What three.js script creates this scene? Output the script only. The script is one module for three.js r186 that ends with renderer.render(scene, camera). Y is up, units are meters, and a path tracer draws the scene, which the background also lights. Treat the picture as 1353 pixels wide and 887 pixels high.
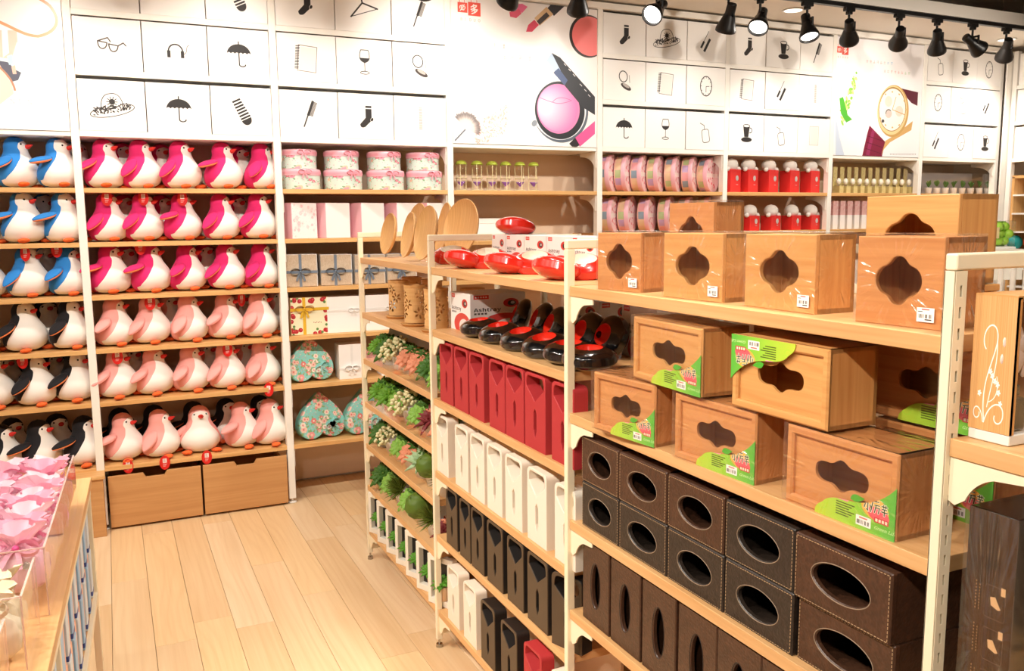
import * as THREE from 'three';
import { RoundedBoxGeometry } from 'three/addons/geometries/RoundedBoxGeometry.js';
import { mergeGeometries, toCreasedNormals } from 'three/addons/utils/BufferGeometryUtils.js';

// ---------------------------------------------------------------- camera, exposure
const scene = new THREE.Scene();
const renderer = new THREE.WebGLRenderer();
renderer.toneMapping = THREE.LinearToneMapping;
renderer.toneMappingExposure = 1.1;
renderer.shadowMap.enabled = true;
scene.background = new THREE.Color(0x000000);
const V3 = (x, y, z) => new THREE.Vector3(x, y, z);
const EYE = V3(0, 1.49, 0), FOCAL = 1132.637;
const FW = V3(0.41976675, -0.13391135, -0.89769907), RT = V3(0.90529738, -0.00912149, 0.42468041), UP = V3(0.06505787, 0.99095134, -0.11740069);
const camera = new THREE.PerspectiveCamera(42.767, 1353 / 887, 0.05, 60);
camera.position.copy(EYE);
camera.quaternion.setFromRotationMatrix(new THREE.Matrix4().makeBasis(RT, UP, FW.clone().negate()));
scene.add(camera);
// photo pixel -> point on a plane that the thing touches
const ray = (px, py) => FW.clone().multiplyScalar(FOCAL).addScaledVector(RT, px - 676.5).addScaledVector(UP, 443.5 - py);
const onZ = (px, py, z) => { const d = ray(px, py); return EYE.clone().addScaledVector(d, z / d.z); };
const onX = (px, py, x) => { const d = ray(px, py); return EYE.clone().addScaledVector(d, x / d.x); };
const onY = (px, py, y) => { const d = ray(px, py); return EYE.clone().addScaledVector(d, (y - 1.49) / d.y); };

// ---------------------------------------------------------------- lights out of the frame (the lamps of the shop's other tracks)
// [x, y, z, aim x, aim y, aim z, candela]; each becomes a track_spotlight below
const SHOP_LAMPS = [
  [1.15, 2.72, -1.95, -0.1, 0.65, -2.0, 5.0], [1.15, 2.72, -1.05, -0.1, 0.6, -1.5, 4.5],
  [-0.75, 2.72, -2.55, 0.95, 0.9, -2.3, 6.6], [-0.75, 2.72, -1.75, 0.95, 0.9, -1.5, 6.6], [-0.75, 2.72, -0.9, 0.95, 0.8, -1.0, 6.6],
  [-0.75, 2.72, -3.1, 0.4, 0, -3.5, 6.1], [-0.75, 2.72, -2.2, 0.2, 0, -2.6, 5.6], [-0.75, 2.72, -0.1, 0.95, 0.9, -0.6, 6.6],
  [-0.75, 2.72, -1.3, -0.5, 0.8, -1.9, 4.2], [-0.75, 2.72, 0.6, 0.95, 0.9, -1.3, 6.1],
  [1.15, 2.72, -2.4, 1.15, 1.3, -2.5, 2.4], [1.15, 2.72, -1.5, 1.15, 1.3, -1.4, 2.4], [1.15, 2.72, -0.3, 1.1, 1.2, -0.8, 2.8],
];
for (const x of [-0.9, -0.1, 0.7, 1.5, 2.3, 3.2, 4.1, 5.0]) SHOP_LAMPS.push([x, 2.76, -2.45, x + 0.1, x > 3 ? 1.9 : 1.1, -4.6, x > 3 ? 4.2 : 5.2]);
const LAMP_WARM = new THREE.Color(1.0, 0.91, 0.80), LAMP_WALL = new THREE.Color(1.0, 0.92, 0.83);
const WALL_LAMP_CD = 0.85;

// ---------------------------------------------------------------- helpers
let seedState = 12345;
const rnd = () => { seedState = (seedState * 1664525 + 1013904223) >>> 0; return seedState / 4294967296; };
const rr = (a, b) => a + (b - a) * rnd();
const DEG = Math.PI / 180;
const ORD = ['first', 'second', 'third', 'fourth', 'fifth', 'sixth', 'seventh', 'eighth', 'ninth', 'tenth', 'eleventh', 'twelfth', 'thirteenth', 'fourteenth', 'fifteenth', 'sixteenth', 'seventeenth', 'eighteenth', 'nineteenth', 'twentieth', 'twenty-first', 'twenty-second'];
const names = new Map();
function numbered(n) { const k = names.get(n) || 0; names.set(n, k + 1); return k ? n + '_' + String(k).padStart(3, '0') : n; }
function shade(o) { o.traverse((m) => { if (m.isMesh) { m.castShadow = true; m.receiveShadow = true; } }); }
function tag(o, label, category, group) { o.userData.label = label; o.userData.category = category; if (group) o.userData.group = group; return o; }
function thing(name, label, category, pos = [0, 0, 0], turn = 0, group) {
  const o = new THREE.Group(); o.name = numbered(name); scene.add(o);
  if (pos.isVector3) o.position.copy(pos); else o.position.set(...pos);
  o.rotation.y = turn; return tag(o, label, category, group);
}
function part(name, geo, mat, parent, label) {
  const m = new THREE.Mesh(Array.isArray(geo) ? merge(geo) : geo, mat); m.name = name; parent.add(m);
  m.castShadow = m.receiveShadow = true; if (label) m.userData.label = label; return m;
}
function struct(name, geo, mat) {
  const m = new THREE.Mesh(Array.isArray(geo) ? merge(geo) : geo, mat); m.name = name; scene.add(m);
  m.castShadow = m.receiveShadow = true; m.userData.kind = 'structure'; return m;
}
function copy(src, label, pos, turn, group) {
  const r = src.clone(); r.name = numbered(src.name.replace(/_\d{3}$/, '')); r.userData = { ...src.userData }; scene.add(r);
  if (pos) { if (pos.isVector3) r.position.copy(pos); else r.position.set(...pos); }
  if (turn !== undefined) r.rotation.y = turn;
  if (label) r.userData.label = label; if (group) r.userData.group = group; return r;
}
function merge(list) {
  const l = list.map((g) => { let q = g.index ? g.toNonIndexed() : g; for (const k of Object.keys(q.attributes)) if (!['position', 'normal', 'uv'].includes(k)) q.deleteAttribute(k); if (!q.attributes.uv) q.setAttribute('uv', new THREE.Float32BufferAttribute(new Float32Array(q.attributes.position.count * 2), 2)); if (!q.attributes.normal) q.computeVertexNormals(); return q; });
  return l.length > 1 ? mergeGeometries(l) : l[0];
}
const T = (g, x = 0, y = 0, z = 0) => g.translate(x, y, z);
// rounded box, centre at x,y,z
const rbox = (w, h, d, r = 0.002, x = 0, y = 0, z = 0, seg = 1) => T(new RoundedBoxGeometry(w, h, d, seg, Math.min(r, w / 2.1, h / 2.1, d / 2.1)), x, y, z);
const box = (w, h, d, x = 0, y = 0, z = 0) => T(new THREE.BoxGeometry(w, h, d), x, y, z);
// box standing on y
const sbox = (w, h, d, x = 0, y = 0, z = 0, r = 0.002) => rbox(w, h, d, r, x, y + h / 2, z);
const cyl = (r1, r2, h, seg = 20, x = 0, y = 0, z = 0, open = false) => T(new THREE.CylinderGeometry(r1, r2, h, seg, 1, open), x, y, z);
const sph = (rx, ry, rz, x = 0, y = 0, z = 0, a = 16, b = 10) => T(new THREE.SphereGeometry(1, a, b).scale(rx, ry, rz), x, y, z);
const lathe = (pts, seg = 28) => new THREE.LatheGeometry(pts.map((p) => new THREE.Vector2(p[0], p[1])), seg);
const tube = (pts, r, seg = 24, rs = 6, closed = false) => new THREE.TubeGeometry(new THREE.CatmullRomCurve3(pts.map((p) => p.isVector3 ? p : V3(...p)), closed), seg, r, rs, closed);
function bar(a, b, r, seg = 8) { const d = b.clone().sub(a); const g = new THREE.CylinderGeometry(r, r, d.length(), seg); g.applyQuaternion(new THREE.Quaternion().setFromUnitVectors(V3(0, 1, 0), d.clone().normalize())); return T(g, (a.x + b.x) / 2, (a.y + b.y) / 2, (a.z + b.z) / 2); }
function extrude(shape, depth, bevel = 0, curve = 10) {
  return new THREE.ExtrudeGeometry(shape, { depth: depth - 2 * bevel, bevelEnabled: bevel > 0, bevelThickness: bevel, bevelSize: bevel, bevelOffset: -bevel, bevelSegments: 1, curveSegments: curve }).translate(0, 0, bevel);
}
const poly = (pts) => { const s = new THREE.Shape(); pts.forEach((p, i) => i ? s.lineTo(p[0], p[1]) : s.moveTo(p[0], p[1])); s.closePath(); return s; };
// uv in metres, grain along the chosen axis (0 x, 1 y, 2 z)
function grain(g0, axis = 0, off = 0) {
  const g = g0.index ? g0.toNonIndexed() : g0; if (!g.attributes.normal) g.computeVertexNormals();
  const p = g.attributes.position, n = p.count, uv = new Float32Array(n * 2), a = V3(0, 0, 0), b = V3(0, 0, 0), c = V3(0, 0, 0);
  for (let i = 0; i < n; i += 3) {
    a.fromBufferAttribute(p, i); b.fromBufferAttribute(p, i + 1); c.fromBufferAttribute(p, i + 2);
    const nn = b.clone().sub(a).cross(c.clone().sub(a)); const ab = [Math.abs(nn.x), Math.abs(nn.y), Math.abs(nn.z)];
    const k = ab.indexOf(Math.max(...ab)); const rest = [0, 1, 2].filter((q) => q !== k);
    let u = rest.includes(axis) ? axis : rest[0]; let v = rest.find((q) => q !== u);
    [a, b, c].forEach((w, j) => { const arr = [w.x, w.y, w.z]; uv[(i + j) * 2] = arr[u] + off * 0.37; uv[(i + j) * 2 + 1] = arr[v] + off * 0.73; });
  }
  g.setAttribute('uv', new THREE.BufferAttribute(uv, 2)); return g;
}
// value noise
const hash = (x, y, s) => { let h = (x * 374761393 + y * 668265263 + s * 1442695041) | 0; h = Math.imul(h ^ (h >>> 13), 1274126177); return ((h ^ (h >>> 16)) >>> 0) / 4294967296; };
function vnoise(x, y, s, px, py) {
  const xi = Math.floor(x), yi = Math.floor(y), fx = x - xi, fy = y - yi, m = (a, b) => ((a % b) + b) % b;
  const sx = fx * fx * (3 - 2 * fx), sy = fy * fy * (3 - 2 * fy);
  const h = (i, j) => hash(m(i, px), m(j, py), s);
  return (h(xi, yi) * (1 - sx) + h(xi + 1, yi) * sx) * (1 - sy) + (h(xi, yi + 1) * (1 - sx) + h(xi + 1, yi + 1) * sx) * sy;
}
function dataTex(w, h, f, srgb = true, rep = [1, 1]) {
  const d = new Uint8Array(w * h * 4);
  for (let j = 0; j < h; j++) for (let i = 0; i < w; i++) { const c = f(i / w, j / h); const k = (j * w + i) * 4; d[k] = c[0]; d[k + 1] = c[1]; d[k + 2] = c[2]; d[k + 3] = c[3] === undefined ? 255 : c[3]; }
  const t = new THREE.DataTexture(d, w, h); t.magFilter = THREE.LinearFilter; t.minFilter = THREE.LinearMipmapLinearFilter; t.generateMipmaps = true;
  t.wrapS = t.wrapT = THREE.RepeatWrapping; t.repeat.set(...rep); if (srgb) t.colorSpace = THREE.SRGBColorSpace; t.needsUpdate = true; return t;
}
const lerp = (a, b, t) => a + (b - a) * t;
const mixc = (a, b, t) => [lerp(a[0], b[0], t), lerp(a[1], b[1], t), lerp(a[2], b[2], t)];
function woodTex(light, dark, s, size = [0.9, 0.45], fine = 60) {
  return dataTex(512, 256, (u, v) => {
    const warp = vnoise(u * 3, v * 6, s, 3, 6) * 0.6;
    const g1 = vnoise(u * 3, v * fine + warp * 3, s + 1, 3, fine), g2 = vnoise(u * 10, v * 128, s + 2, 10, 128), big = vnoise(u * 2, v * 5 + warp, s + 3, 2, 5);
    const ring = 0.5 + 0.5 * Math.sin((v * 8 + warp * 1.6 + vnoise(u * 2, v * 2, s + 5, 2, 2) * 2) * Math.PI * 2);
    let t = 0.32 * g1 + 0.2 * g2 + 0.28 * big + 0.2 * Math.pow(ring, 3);
    return mixc(light, dark, Math.min(1, Math.max(0, t)));
  }, true, [1 / size[0], 1 / size[1]]);
}
const std = (color, rough = 0.6, extra = {}) => new THREE.MeshStandardMaterial({ color, roughness: rough, ...extra });
const phy = (o) => new THREE.MeshPhysicalMaterial(o);
function canvasTex(w, h, draw) {
  const c = document.createElement('canvas'); c.width = w; c.height = h; const x = c.getContext('2d'); draw(x, w, h);
  const t = new THREE.CanvasTexture(c); t.colorSpace = THREE.SRGBColorSpace; t.magFilter = THREE.LinearFilter; return t;
}

// ---------------------------------------------------------------- shared materials
const M = {};
M.shelfWood = std(0xffffff, 0.45, { map: woodTex([238, 192, 130], [205, 148, 84], 11) });
M.gondolaWood = std(0xffffff, 0.42, { map: woodTex([230, 186, 132], [200, 148, 92], 21, [0.7, 0.3]) });
M.drawerWood = std(0xffffff, 0.5, { map: woodTex([214, 162, 106], [190, 134, 80], 31) });
M.floorWood = [0, 1, 2, 3].map((i) => std([0xffffff, 0xfbf6ee, 0xfff8ea, 0xf6eee2][i], 0.33, { map: woodTex([241, 216, 180], [224, 190, 146], 41 + i * 7, [1.1, 0.28], 34) }));
M.bamboo = std(0xffffff, 0.4, { map: woodTex([226, 172, 108], [200, 136, 74], 71, [0.5, 0.18], 40) });
M.bambooRed = std(0xffffff, 0.4, { map: woodTex([220, 158, 100], [188, 118, 64], 75, [0.5, 0.18], 40) });
M.plateWood = std(0xffffff, 0.5, { map: woodTex([236, 190, 128], [206, 148, 84], 79, [0.3, 0.1], 30) });
M.cream = std(0xf3e6c8, 0.42);
M.whitePaint = std(0xf6f1e8, 0.5);
M.wallPaint = std(0xf2e6d6, 0.85);
M.backPanel = std(0xf0d9c0, 0.8);
M.darkCeiling = std(0x15110f, 0.95);
M.soffit = std(0xf1e8db, 0.85);
M.blackMetal = std(0x14110f, 0.38, { metalness: 0.2 });
M.chrome = std(0xb9b4ac, 0.25, { metalness: 1 });
M.white = std(0xf7f4ee, 0.55);
M.acrylic = phy({ color: 0xffffff, roughness: 0.04, transmission: 1, thickness: 0, ior: 1.45 });
M.film = phy({ color: 0xffffff, roughness: 0.16, transmission: 1, thickness: 0, ior: 1.85 });
// ---------------------------------------------------------------- room shell
const ROOM = { x0: -2.6, x1: 6.75, z0: -4.9, z1: 2.2, top: 3.4, soffit: 2.75 };
{
  const cx = (ROOM.x0 + ROOM.x1) / 2, cz = (ROOM.z0 + ROOM.z1) / 2, w = ROOM.x1 - ROOM.x0, d = ROOM.z1 - ROOM.z0;
  const floor = struct('floor', box(w + 0.3, 0.1, d + 0.3, cx, -0.062, cz), std(0x7d5a36, 0.9));
  // floor planks: those in view one by one, the rest as one part
  const PW = 0.1385, PL = 1.22, rest = [];
  const variants = M.floorWood;
  const geoCache = new Map();
  let i = 0;
  for (let k = Math.floor((ROOM.x0 - 0.06) / PW); 0.06 + k * PW < ROOM.x1; k++) {
    const xa = 0.06 + k * PW; let z = ROOM.z0 - hash(k, 3, 5) * PL; let j = 0;
    while (z < ROOM.z1) {
      const a = Math.max(z, ROOM.z0), b = Math.min(z + PL, ROOM.z1); z += PL; j++;
      if (b - a < 0.02) continue;
      const g = grain(rbox(PW - 0.0012, 0.012, b - a - 0.0012, 0.0012, xa + PW / 2, -0.006, (a + b) / 2), 2, (k * 7 + j * 13) % 17);
      if (xa > -0.5 && xa < 1.7 && a < -0.9) part('plank', g, variants[((k * 5 + j * 3) % 4 + 4) % 4], floor);
      else rest.push(g);
    }
  }
  const r = part('outer_planks', rest, variants[0], floor); r.userData.kind = 'stuff';
  struct('wall_back', box(w + 0.3, ROOM.top, 0.12, cx, ROOM.top / 2, ROOM.z0 - 0.06), M.wallPaint);
  struct('wall_right', box(0.12, ROOM.top, d + 0.3, ROOM.x1 + 0.06, ROOM.top / 2, cz), M.wallPaint);
  struct('wall_left', box(0.12, ROOM.top, d + 0.3, ROOM.x0 - 0.06, ROOM.top / 2, cz), M.wallPaint);
  struct('wall_front', box(w + 0.3, ROOM.top, 0.12, cx, ROOM.top / 2, ROOM.z1 + 0.06), M.wallPaint);
  struct('ceiling', box(w + 0.3, 0.1, d + 0.3, cx, ROOM.top + 0.05, cz), M.darkCeiling);
  // lowered ceiling along the two walls, with its rim
  const s = 0.075;
  struct('trim_1', [box(w, s, 0.95, cx, ROOM.soffit + s / 2, ROOM.z0 + 0.475), box(0.98, s, d - 0.95, ROOM.x1 - 0.49, ROOM.soffit + s / 2, cz + 0.475)], M.soffit);
  // cornice over the shelving
  struct('trim_2', rbox(8.9, 0.035, 0.05, 0.003, 1.85, 2.722, -4.5), M.whitePaint);
}
// recessed downlights in the lowered ceiling
for (const [px, py, what] of [[1048, 13, 'above the watch poster bay'], [1330, 52, 'in the corner of the room']]) {
  const p = onY(px, py, ROOM.soffit);
  const t = thing('downlight', 'round white recessed downlight ' + what, 'downlight', [p.x, ROOM.soffit, p.z]);
  part('ring', lathe([[0.052, 0], [0.066, -0.001], [0.066, -0.006], [0.055, -0.007], [0.052, 0]], 28), M.white, t);
  part('lens', cyl(0.052, 0.052, 0.004, 28, 0, -0.003, 0), std(0xffffff, 0.5, { emissive: new THREE.Color(1, 0.9, 0.78), emissiveIntensity: 2.2 }), t);
  const l = new THREE.SpotLight(LAMP_WALL, 5, 0, 0.9, 0.8, 2); l.position.set(0, -0.012, 0); l.target.position.set(0, -1, 0.1); t.add(l, l.target); l.castShadow = true; l.shadow.radius = 2;
}
// ---------------------------------------------------------------- track and spot lamps
const LENS_ON = std(0xffffff, 0.4, { emissive: new THREE.Color(1, 0.93, 0.84), emissiveIntensity: 5 });
const lampHead = lathe([[0, 0.075], [0.022, 0.075], [0.026, 0.07], [0.027, 0.02], [0.031, 0.012], [0.036, -0.005], [0.05, -0.045], [0.056, -0.06], [0.056, -0.075], [0.051, -0.075], [0.05, -0.062], [0.03, -0.03]], 28);
const lampLens = cyl(0.047, 0.047, 0.004, 24, 0, -0.06, 0);
function trackLamp(label, pos, aim, cd, drop, color, group, cone = 1.05, glow = true) {
  const t = thing('track_spotlight', label, 'spotlight', pos, 0, group);
  part('adaptor', [rbox(0.075, 0.022, 0.028, 0.003, 0, -0.011, 0), rbox(0.03, 0.02, 0.03, 0.003, 0, -0.03, 0)], M.blackMetal, t);
  part('stem', [cyl(0.007, 0.007, drop, 10, 0, -0.03 - drop / 2, 0)], M.blackMetal, t);
  const dir = V3(aim[0] - pos[0], aim[1] - pos[1] + drop, aim[2] - pos[2]).normalize();
  const hx = Math.sign(dir.x || 1) * 0;
  part('yoke', [rbox(0.012, 0.012, 0.05, 0.002, 0, -0.035 - drop, 0.02), rbox(0.012, 0.055, 0.01, 0.002, 0, -0.055 - drop, 0.045)], M.blackMetal, t);
  const q = new THREE.Quaternion().setFromUnitVectors(V3(0, -1, 0), dir);
  const head = part('head', lampHead, M.blackMetal, t); head.scale.setScalar(1.02); head.quaternion.copy(q); head.position.set(0, -0.075 - drop, 0.006);
  const lens = part('lens', lampLens, LENS_ON, head, 'lit lamp face');
  const l = new THREE.SpotLight(color, cd, 0, cone, 0.85, 2);
  l.position.copy(head.position).addScaledVector(dir, 0.085); l.target.position.copy(l.position).add(dir); t.add(l, l.target);
  l.castShadow = true; l.shadow.radius = 2; l.shadow.mapSize.set(512, 512);
  return t;
}
{
  const z = -3.965, y = 2.735;
  const tr = thing('lighting_track', 'long black lighting track on the rim of the lowered ceiling', 'lighting track', [0, 0, 0]);
  part('rail', [rbox(8.6, 0.022, 0.032, 0.002, 1.6, y, z)], M.blackMetal, tr);
  part('rail', [rbox(0.032, 0.022, 4.4, 0.002, 5.72, y, -1.78)], M.blackMetal, tr);
  // head pixel in the photograph, aim pixel on the wall front, drop
  const L = [
    [-170, -60, -150, 210, 0.05], [60, -60, 40, 120, 0.05], [150, -40, 215, 230, 0.05], [330, -30, 300, 80, 0.05], [450, -20, 440, 230, 0.05], [560, -12, 565, 60, 0.05],
    [677, 5, 610, 110, 0.05], [764, 6, 750, 150, 0.05], [868, 16, [-0.7, -0.5, 0.35], 0, 0.06], [962, 26, 905, 230, 0.06], [1004, 26, [-0.45, -0.6, 0.3], 0, 0.05], [1066, 30, [-0.1, -0.8, 0.35], 0, 0.06],
    [1121, 42, 1120, 190, 0.06], [1187, 50, 1170, 140, 0.06], [1237, 57, 1230, 260, 0.06], [1284, 62, [0.8, -0.45, 0.1], 0, 0.05], [1328, 72, 1290, 200, 0.06]];
  L.forEach(([hx, hy, ax, ay, drop], i) => {
    const p = onZ(hx, hy, z), a = ax.length ? p.clone().add(V3(...ax)) : onZ(ax, ay, -4.5); if (ax.length) a.y = y - 0.1 + ax[1];
    trackLamp(`black track spotlight, ${ORD[i]} along the wall track, above the shelving`, [p.x, y - 0.01, z], [a.x, a.y, a.z], WALL_LAMP_CD, drop, LAMP_WALL, 'spotlights on the wall track');
  });
  const tr2 = thing('lighting_track', 'black lighting track hung over the aisle beside the plank floor', 'lighting track', [0, 0, 0]);
  part('rail', [rbox(0.032, 0.022, 4.6, 0.002, -0.75, 2.74, -1.2)], M.blackMetal, tr2);
  part('hanger', [cyl(0.004, 0.004, 0.66, 8, -0.75, 3.07, -2.8), cyl(0.004, 0.004, 0.66, 8, -0.75, 3.07, 0.4)], M.blackMetal, tr2);
  const tr3 = thing('lighting_track', 'black lighting track hung over the middle gondola shelves', 'lighting track', [0, 0, 0]);
  part('rail', [rbox(0.032, 0.022, 3.2, 0.002, 1.15, 2.74, -1.3)], M.blackMetal, tr3);
  part('hanger', [cyl(0.004, 0.004, 0.66, 8, 1.15, 3.07, -2.6), cyl(0.004, 0.004, 0.66, 8, 1.15, 3.07, 0.1)], M.blackMetal, tr3);
  const tr4 = thing('lighting_track', 'black lighting track hung over the walkway before the wall shelves', 'lighting track', [0, 0, 0]);
  part('rail', [rbox(6.6, 0.022, 0.032, 0.002, 2.1, 2.78, -2.45)], M.blackMetal, tr4);
  part('hanger', [cyl(0.004, 0.004, 0.66, 8, -0.6, 3.07, -2.45), cyl(0.004, 0.004, 0.66, 8, 2.1, 3.07, -2.45), cyl(0.004, 0.004, 0.66, 8, 4.8, 3.07, -2.45)], M.blackMetal, tr4);
  SHOP_LAMPS.forEach(([x, yy, zz, ax, ay, az, cd], i) => trackLamp(`black spotlight, ${ORD[i % 13]} of those hung over the ${i < 13 ? 'aisle and gondola' : 'walkway before the wall shelves'}`, [x, i < 13 ? 2.73 : 2.77, zz], [ax, ay, az], cd, 0.03, LAMP_WARM, 'spotlights over the aisle', 0.75));
}
// ---------------------------------------------------------------- wall shelving
const WZ = -4.5, WB = -4.88;                       // front of the shelving, back panel
const PX = [-1.02, -0.0855, 0.8235, 1.757, 2.7135, 3.652, 4.555, 5.43, 6.26];   // right faces of the posts
const SH = [1.655, 1.402, 1.150, 0.894, 0.636, 0.3155];  // tops of the wooden shelves
const RAIL = [1.890, 2.166, 2.432];                 // undersides of the white box rails
const POST = 0.036;
const BAYNAME = ['with blue and black penguins', 'full of pink penguins', 'with gift boxes and tins', 'under the cosmetics poster', 'with round pink boxes', 'with red boxes', 'under the watch poster', 'with small potted plants'];
const bracketShape = (() => { const s = new THREE.Shape(); s.moveTo(0, 0); s.lineTo(0.19, 0); s.lineTo(0.19, -0.02); s.quadraticCurveTo(0.06, -0.025, 0.02, -0.085); s.lineTo(0, -0.095); s.closePath(); return s; })();
const wallBracket = extrude(bracketShape, 0.004).rotateY(-Math.PI / 2 + Math.PI);  // arm towards the wall below
for (let b = 0; b < 8; b++) {
  const x0 = PX[b], x1 = PX[b + 1] - POST, xm = (x0 + x1) / 2, w = x1 - x0;
  const t = thing('shelving_bay', `white wall shelving bay ${BAYNAME[b]}`, 'shelf', [0, 0, 0], 0, 'wall shelving bays');
  part('post', [rbox(POST, 2.69, 0.045, 0.003, x1 + POST / 2, 1.37, WZ - 0.0225)], M.whitePaint, t);
  part('foot', [cyl(0.006, 0.006, 0.025, 10, x1 + POST / 2, 0.016, WZ - 0.02), lathe([[0, 0], [0.022, 0], [0.022, 0.005], [0.008, 0.009], [0, 0.009]], 20).translate(x1 + POST / 2, 0, WZ - 0.02)], M.whitePaint, t);
  if (b === 0) part('post', [rbox(POST, 2.69, 0.045, 0.003, x0 - POST / 2, 1.37, WZ - 0.0225)], M.whitePaint, t);
  part('back_panel', box(w + POST, 1.88, 0.012, xm, 0.955, WB), M.backPanel, t);
  part('upper_panel', box(w + POST, 0.86, 0.012, xm, 2.32, WB + 0.05), M.whitePaint, t);
  const list = b === 3 ? [SH[0], SH[1] - 0.03, SH[2], SH[3], SH[4], SH[5]] : SH;
  list.forEach((y, i) => {
    part('shelf_board', grain(rbox(w, 0.022, WZ - WB - 0.012, 0.0015, xm, y - 0.011, (WZ + WB) / 2 + 0.004), 0, b * 5 + i), M.shelfWood, t);
  });
  if (b >= 2) for (const y of [...SH, RAIL[0] - 0.002]) for (const e of [-1, 1]) {
    const g = extrude(bracketShape, 0.004).rotateY(Math.PI / 2).translate(e < 0 ? x0 + 0.001 : x1 - 0.005, y === RAIL[0] - 0.002 ? y : y - 0.022, WZ - 0.012);
    part('bracket', g, M.whitePaint, t);
  }
  if (b !== 0 && b !== 3 && b !== 6) RAIL.forEach((y) => part('box_rail', [rbox(w, 0.028, 0.03, 0.0015, xm, y + 0.014, WZ - 0.016), box(w, 0.012, 0.3, xm, y + 0.006, WZ - 0.18)], M.whitePaint, t));
  else part('box_rail', rbox(w, 0.02, 0.36, 0.0015, xm, 1.9, WZ - 0.19), M.whitePaint, t);
}
// wooden drawers under the penguins
function drawer(x0, x1, y1, zf, label) {
  const w = x1 - x0, t = thing('drawer', label, 'drawer', [(x0 + x1) / 2, 0.012, zf], 0, 'wooden drawers under the penguins');
  const s = new THREE.Shape(); const h = y1 - 0.012; s.moveTo(-w / 2, 0); s.lineTo(w / 2, 0); s.lineTo(w / 2, h); s.lineTo(0.055, h); s.lineTo(0.042, h - 0.022); s.lineTo(-0.042, h - 0.022); s.lineTo(-0.055, h); s.lineTo(-w / 2, h); s.closePath();
  part('front', grain(extrude(s, 0.016, 0.001).translate(0, 0, -0.016), 0, x0 * 3), M.drawerWood, t);
  part('body', [grain(box(w - 0.02, h - 0.06, 0.012, 0, h / 2 - 0.03, -0.33), 0), grain(box(0.012, h - 0.04, 0.32, -w / 2 + 0.01, h / 2 - 0.02, -0.176), 2), grain(box(0.012, h - 0.04, 0.32, w / 2 - 0.01, h / 2 - 0.02, -0.176), 2), box(w - 0.02, 0.01, 0.32, 0, 0.01, -0.176)], M.drawerWood, t);
}
drawer(-0.075, 0.352, 0.268, WZ + 0.012, 'wide wooden drawer with a finger notch beside the low wooden cabinet');
drawer(0.362, 0.78, 0.268, WZ + 0.012, 'wide wooden drawer with a finger notch beside the slim white post');
{ // low cabinet end in front of the blue penguin bay
  const t = thing('low_cabinet', 'plain wooden cabinet end standing out in front of the post', 'cabinet', [-0.485, 0, -4.47]);
  part('body', grain(rbox(0.78, 0.285, 0.12, 0.002, 0.0, 0.1425, 0), 0), M.drawerWood, t);
  part('top', grain(rbox(0.8, 0.018, 0.14, 0.002, 0.0, 0.294, 0), 0), M.shelfWood, t);
}
// right-hand wall shelving
{
  const X = 6.3, t = thing('shelving_bay', 'white shelving on the side wall, meeting the corner post', 'shelf', [0, 0, 0]);
  for (const z of [-4.44, -3.5]) part('post', rbox(0.045, 2.69, POST, 0.003, X + 0.0225, 1.37, z), M.whitePaint, t);
  part('back_panel', box(0.012, 2.7, 1.5, 6.7, 1.36, -4.0), M.backPanel, t);
  RAIL.forEach((y) => part('box_rail', rbox(0.03, 0.028, 0.9, 0.0015, X + 0.016, y + 0.014, -3.97), M.whitePaint, t));
  part('corner_panel', rbox(0.07, 2.69, 0.012, 0.002, 6.28, 1.37, -4.47), M.whitePaint, t);
  const p = thing('pigeonhole_rack', 'open wooden rack with thin white shelves on the side wall', 'rack', [X, 0, -3.97]);
  part('case', [grain(box(0.3, 0.02, 0.9, 0.17, 1.78, 0), 2), grain(box(0.3, 1.7, 0.02, 0.17, 0.93, -0.44), 1), grain(box(0.3, 1.7, 0.02, 0.17, 0.93, 0.44), 1), grain(box(0.012, 1.7, 0.9, 0.32, 0.93, 0), 2)], M.shelfWood, p);
  for (const y of [1.64, 1.5, 1.36, 1.22, 1.08, 0.94, 0.8]) part('shelf_board', rbox(0.3, 0.012, 0.86, 0.001, 0.16, y, 0), M.white, p);
  const bt = onX(1341, 297, X + 0.05);
  const b1 = thing('toy_ball', 'teal ball lying in the wooden rack', 'ball', [X + 0.06, 1.226, bt.z]); part('shell', sph(0.055, 0.055, 0.055, 0, 0.055, 0, 24, 16), std(0x16a3a0, 0.5), b1);
  const b2 = thing('toy_ball', 'orange ball lying beside the teal one', 'ball', [X + 0.09, 1.226, bt.z + 0.12]); part('shell', sph(0.06, 0.06, 0.06, 0, 0.06, 0, 24, 16), std(0xf2652c, 0.5), b2);
}
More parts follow.
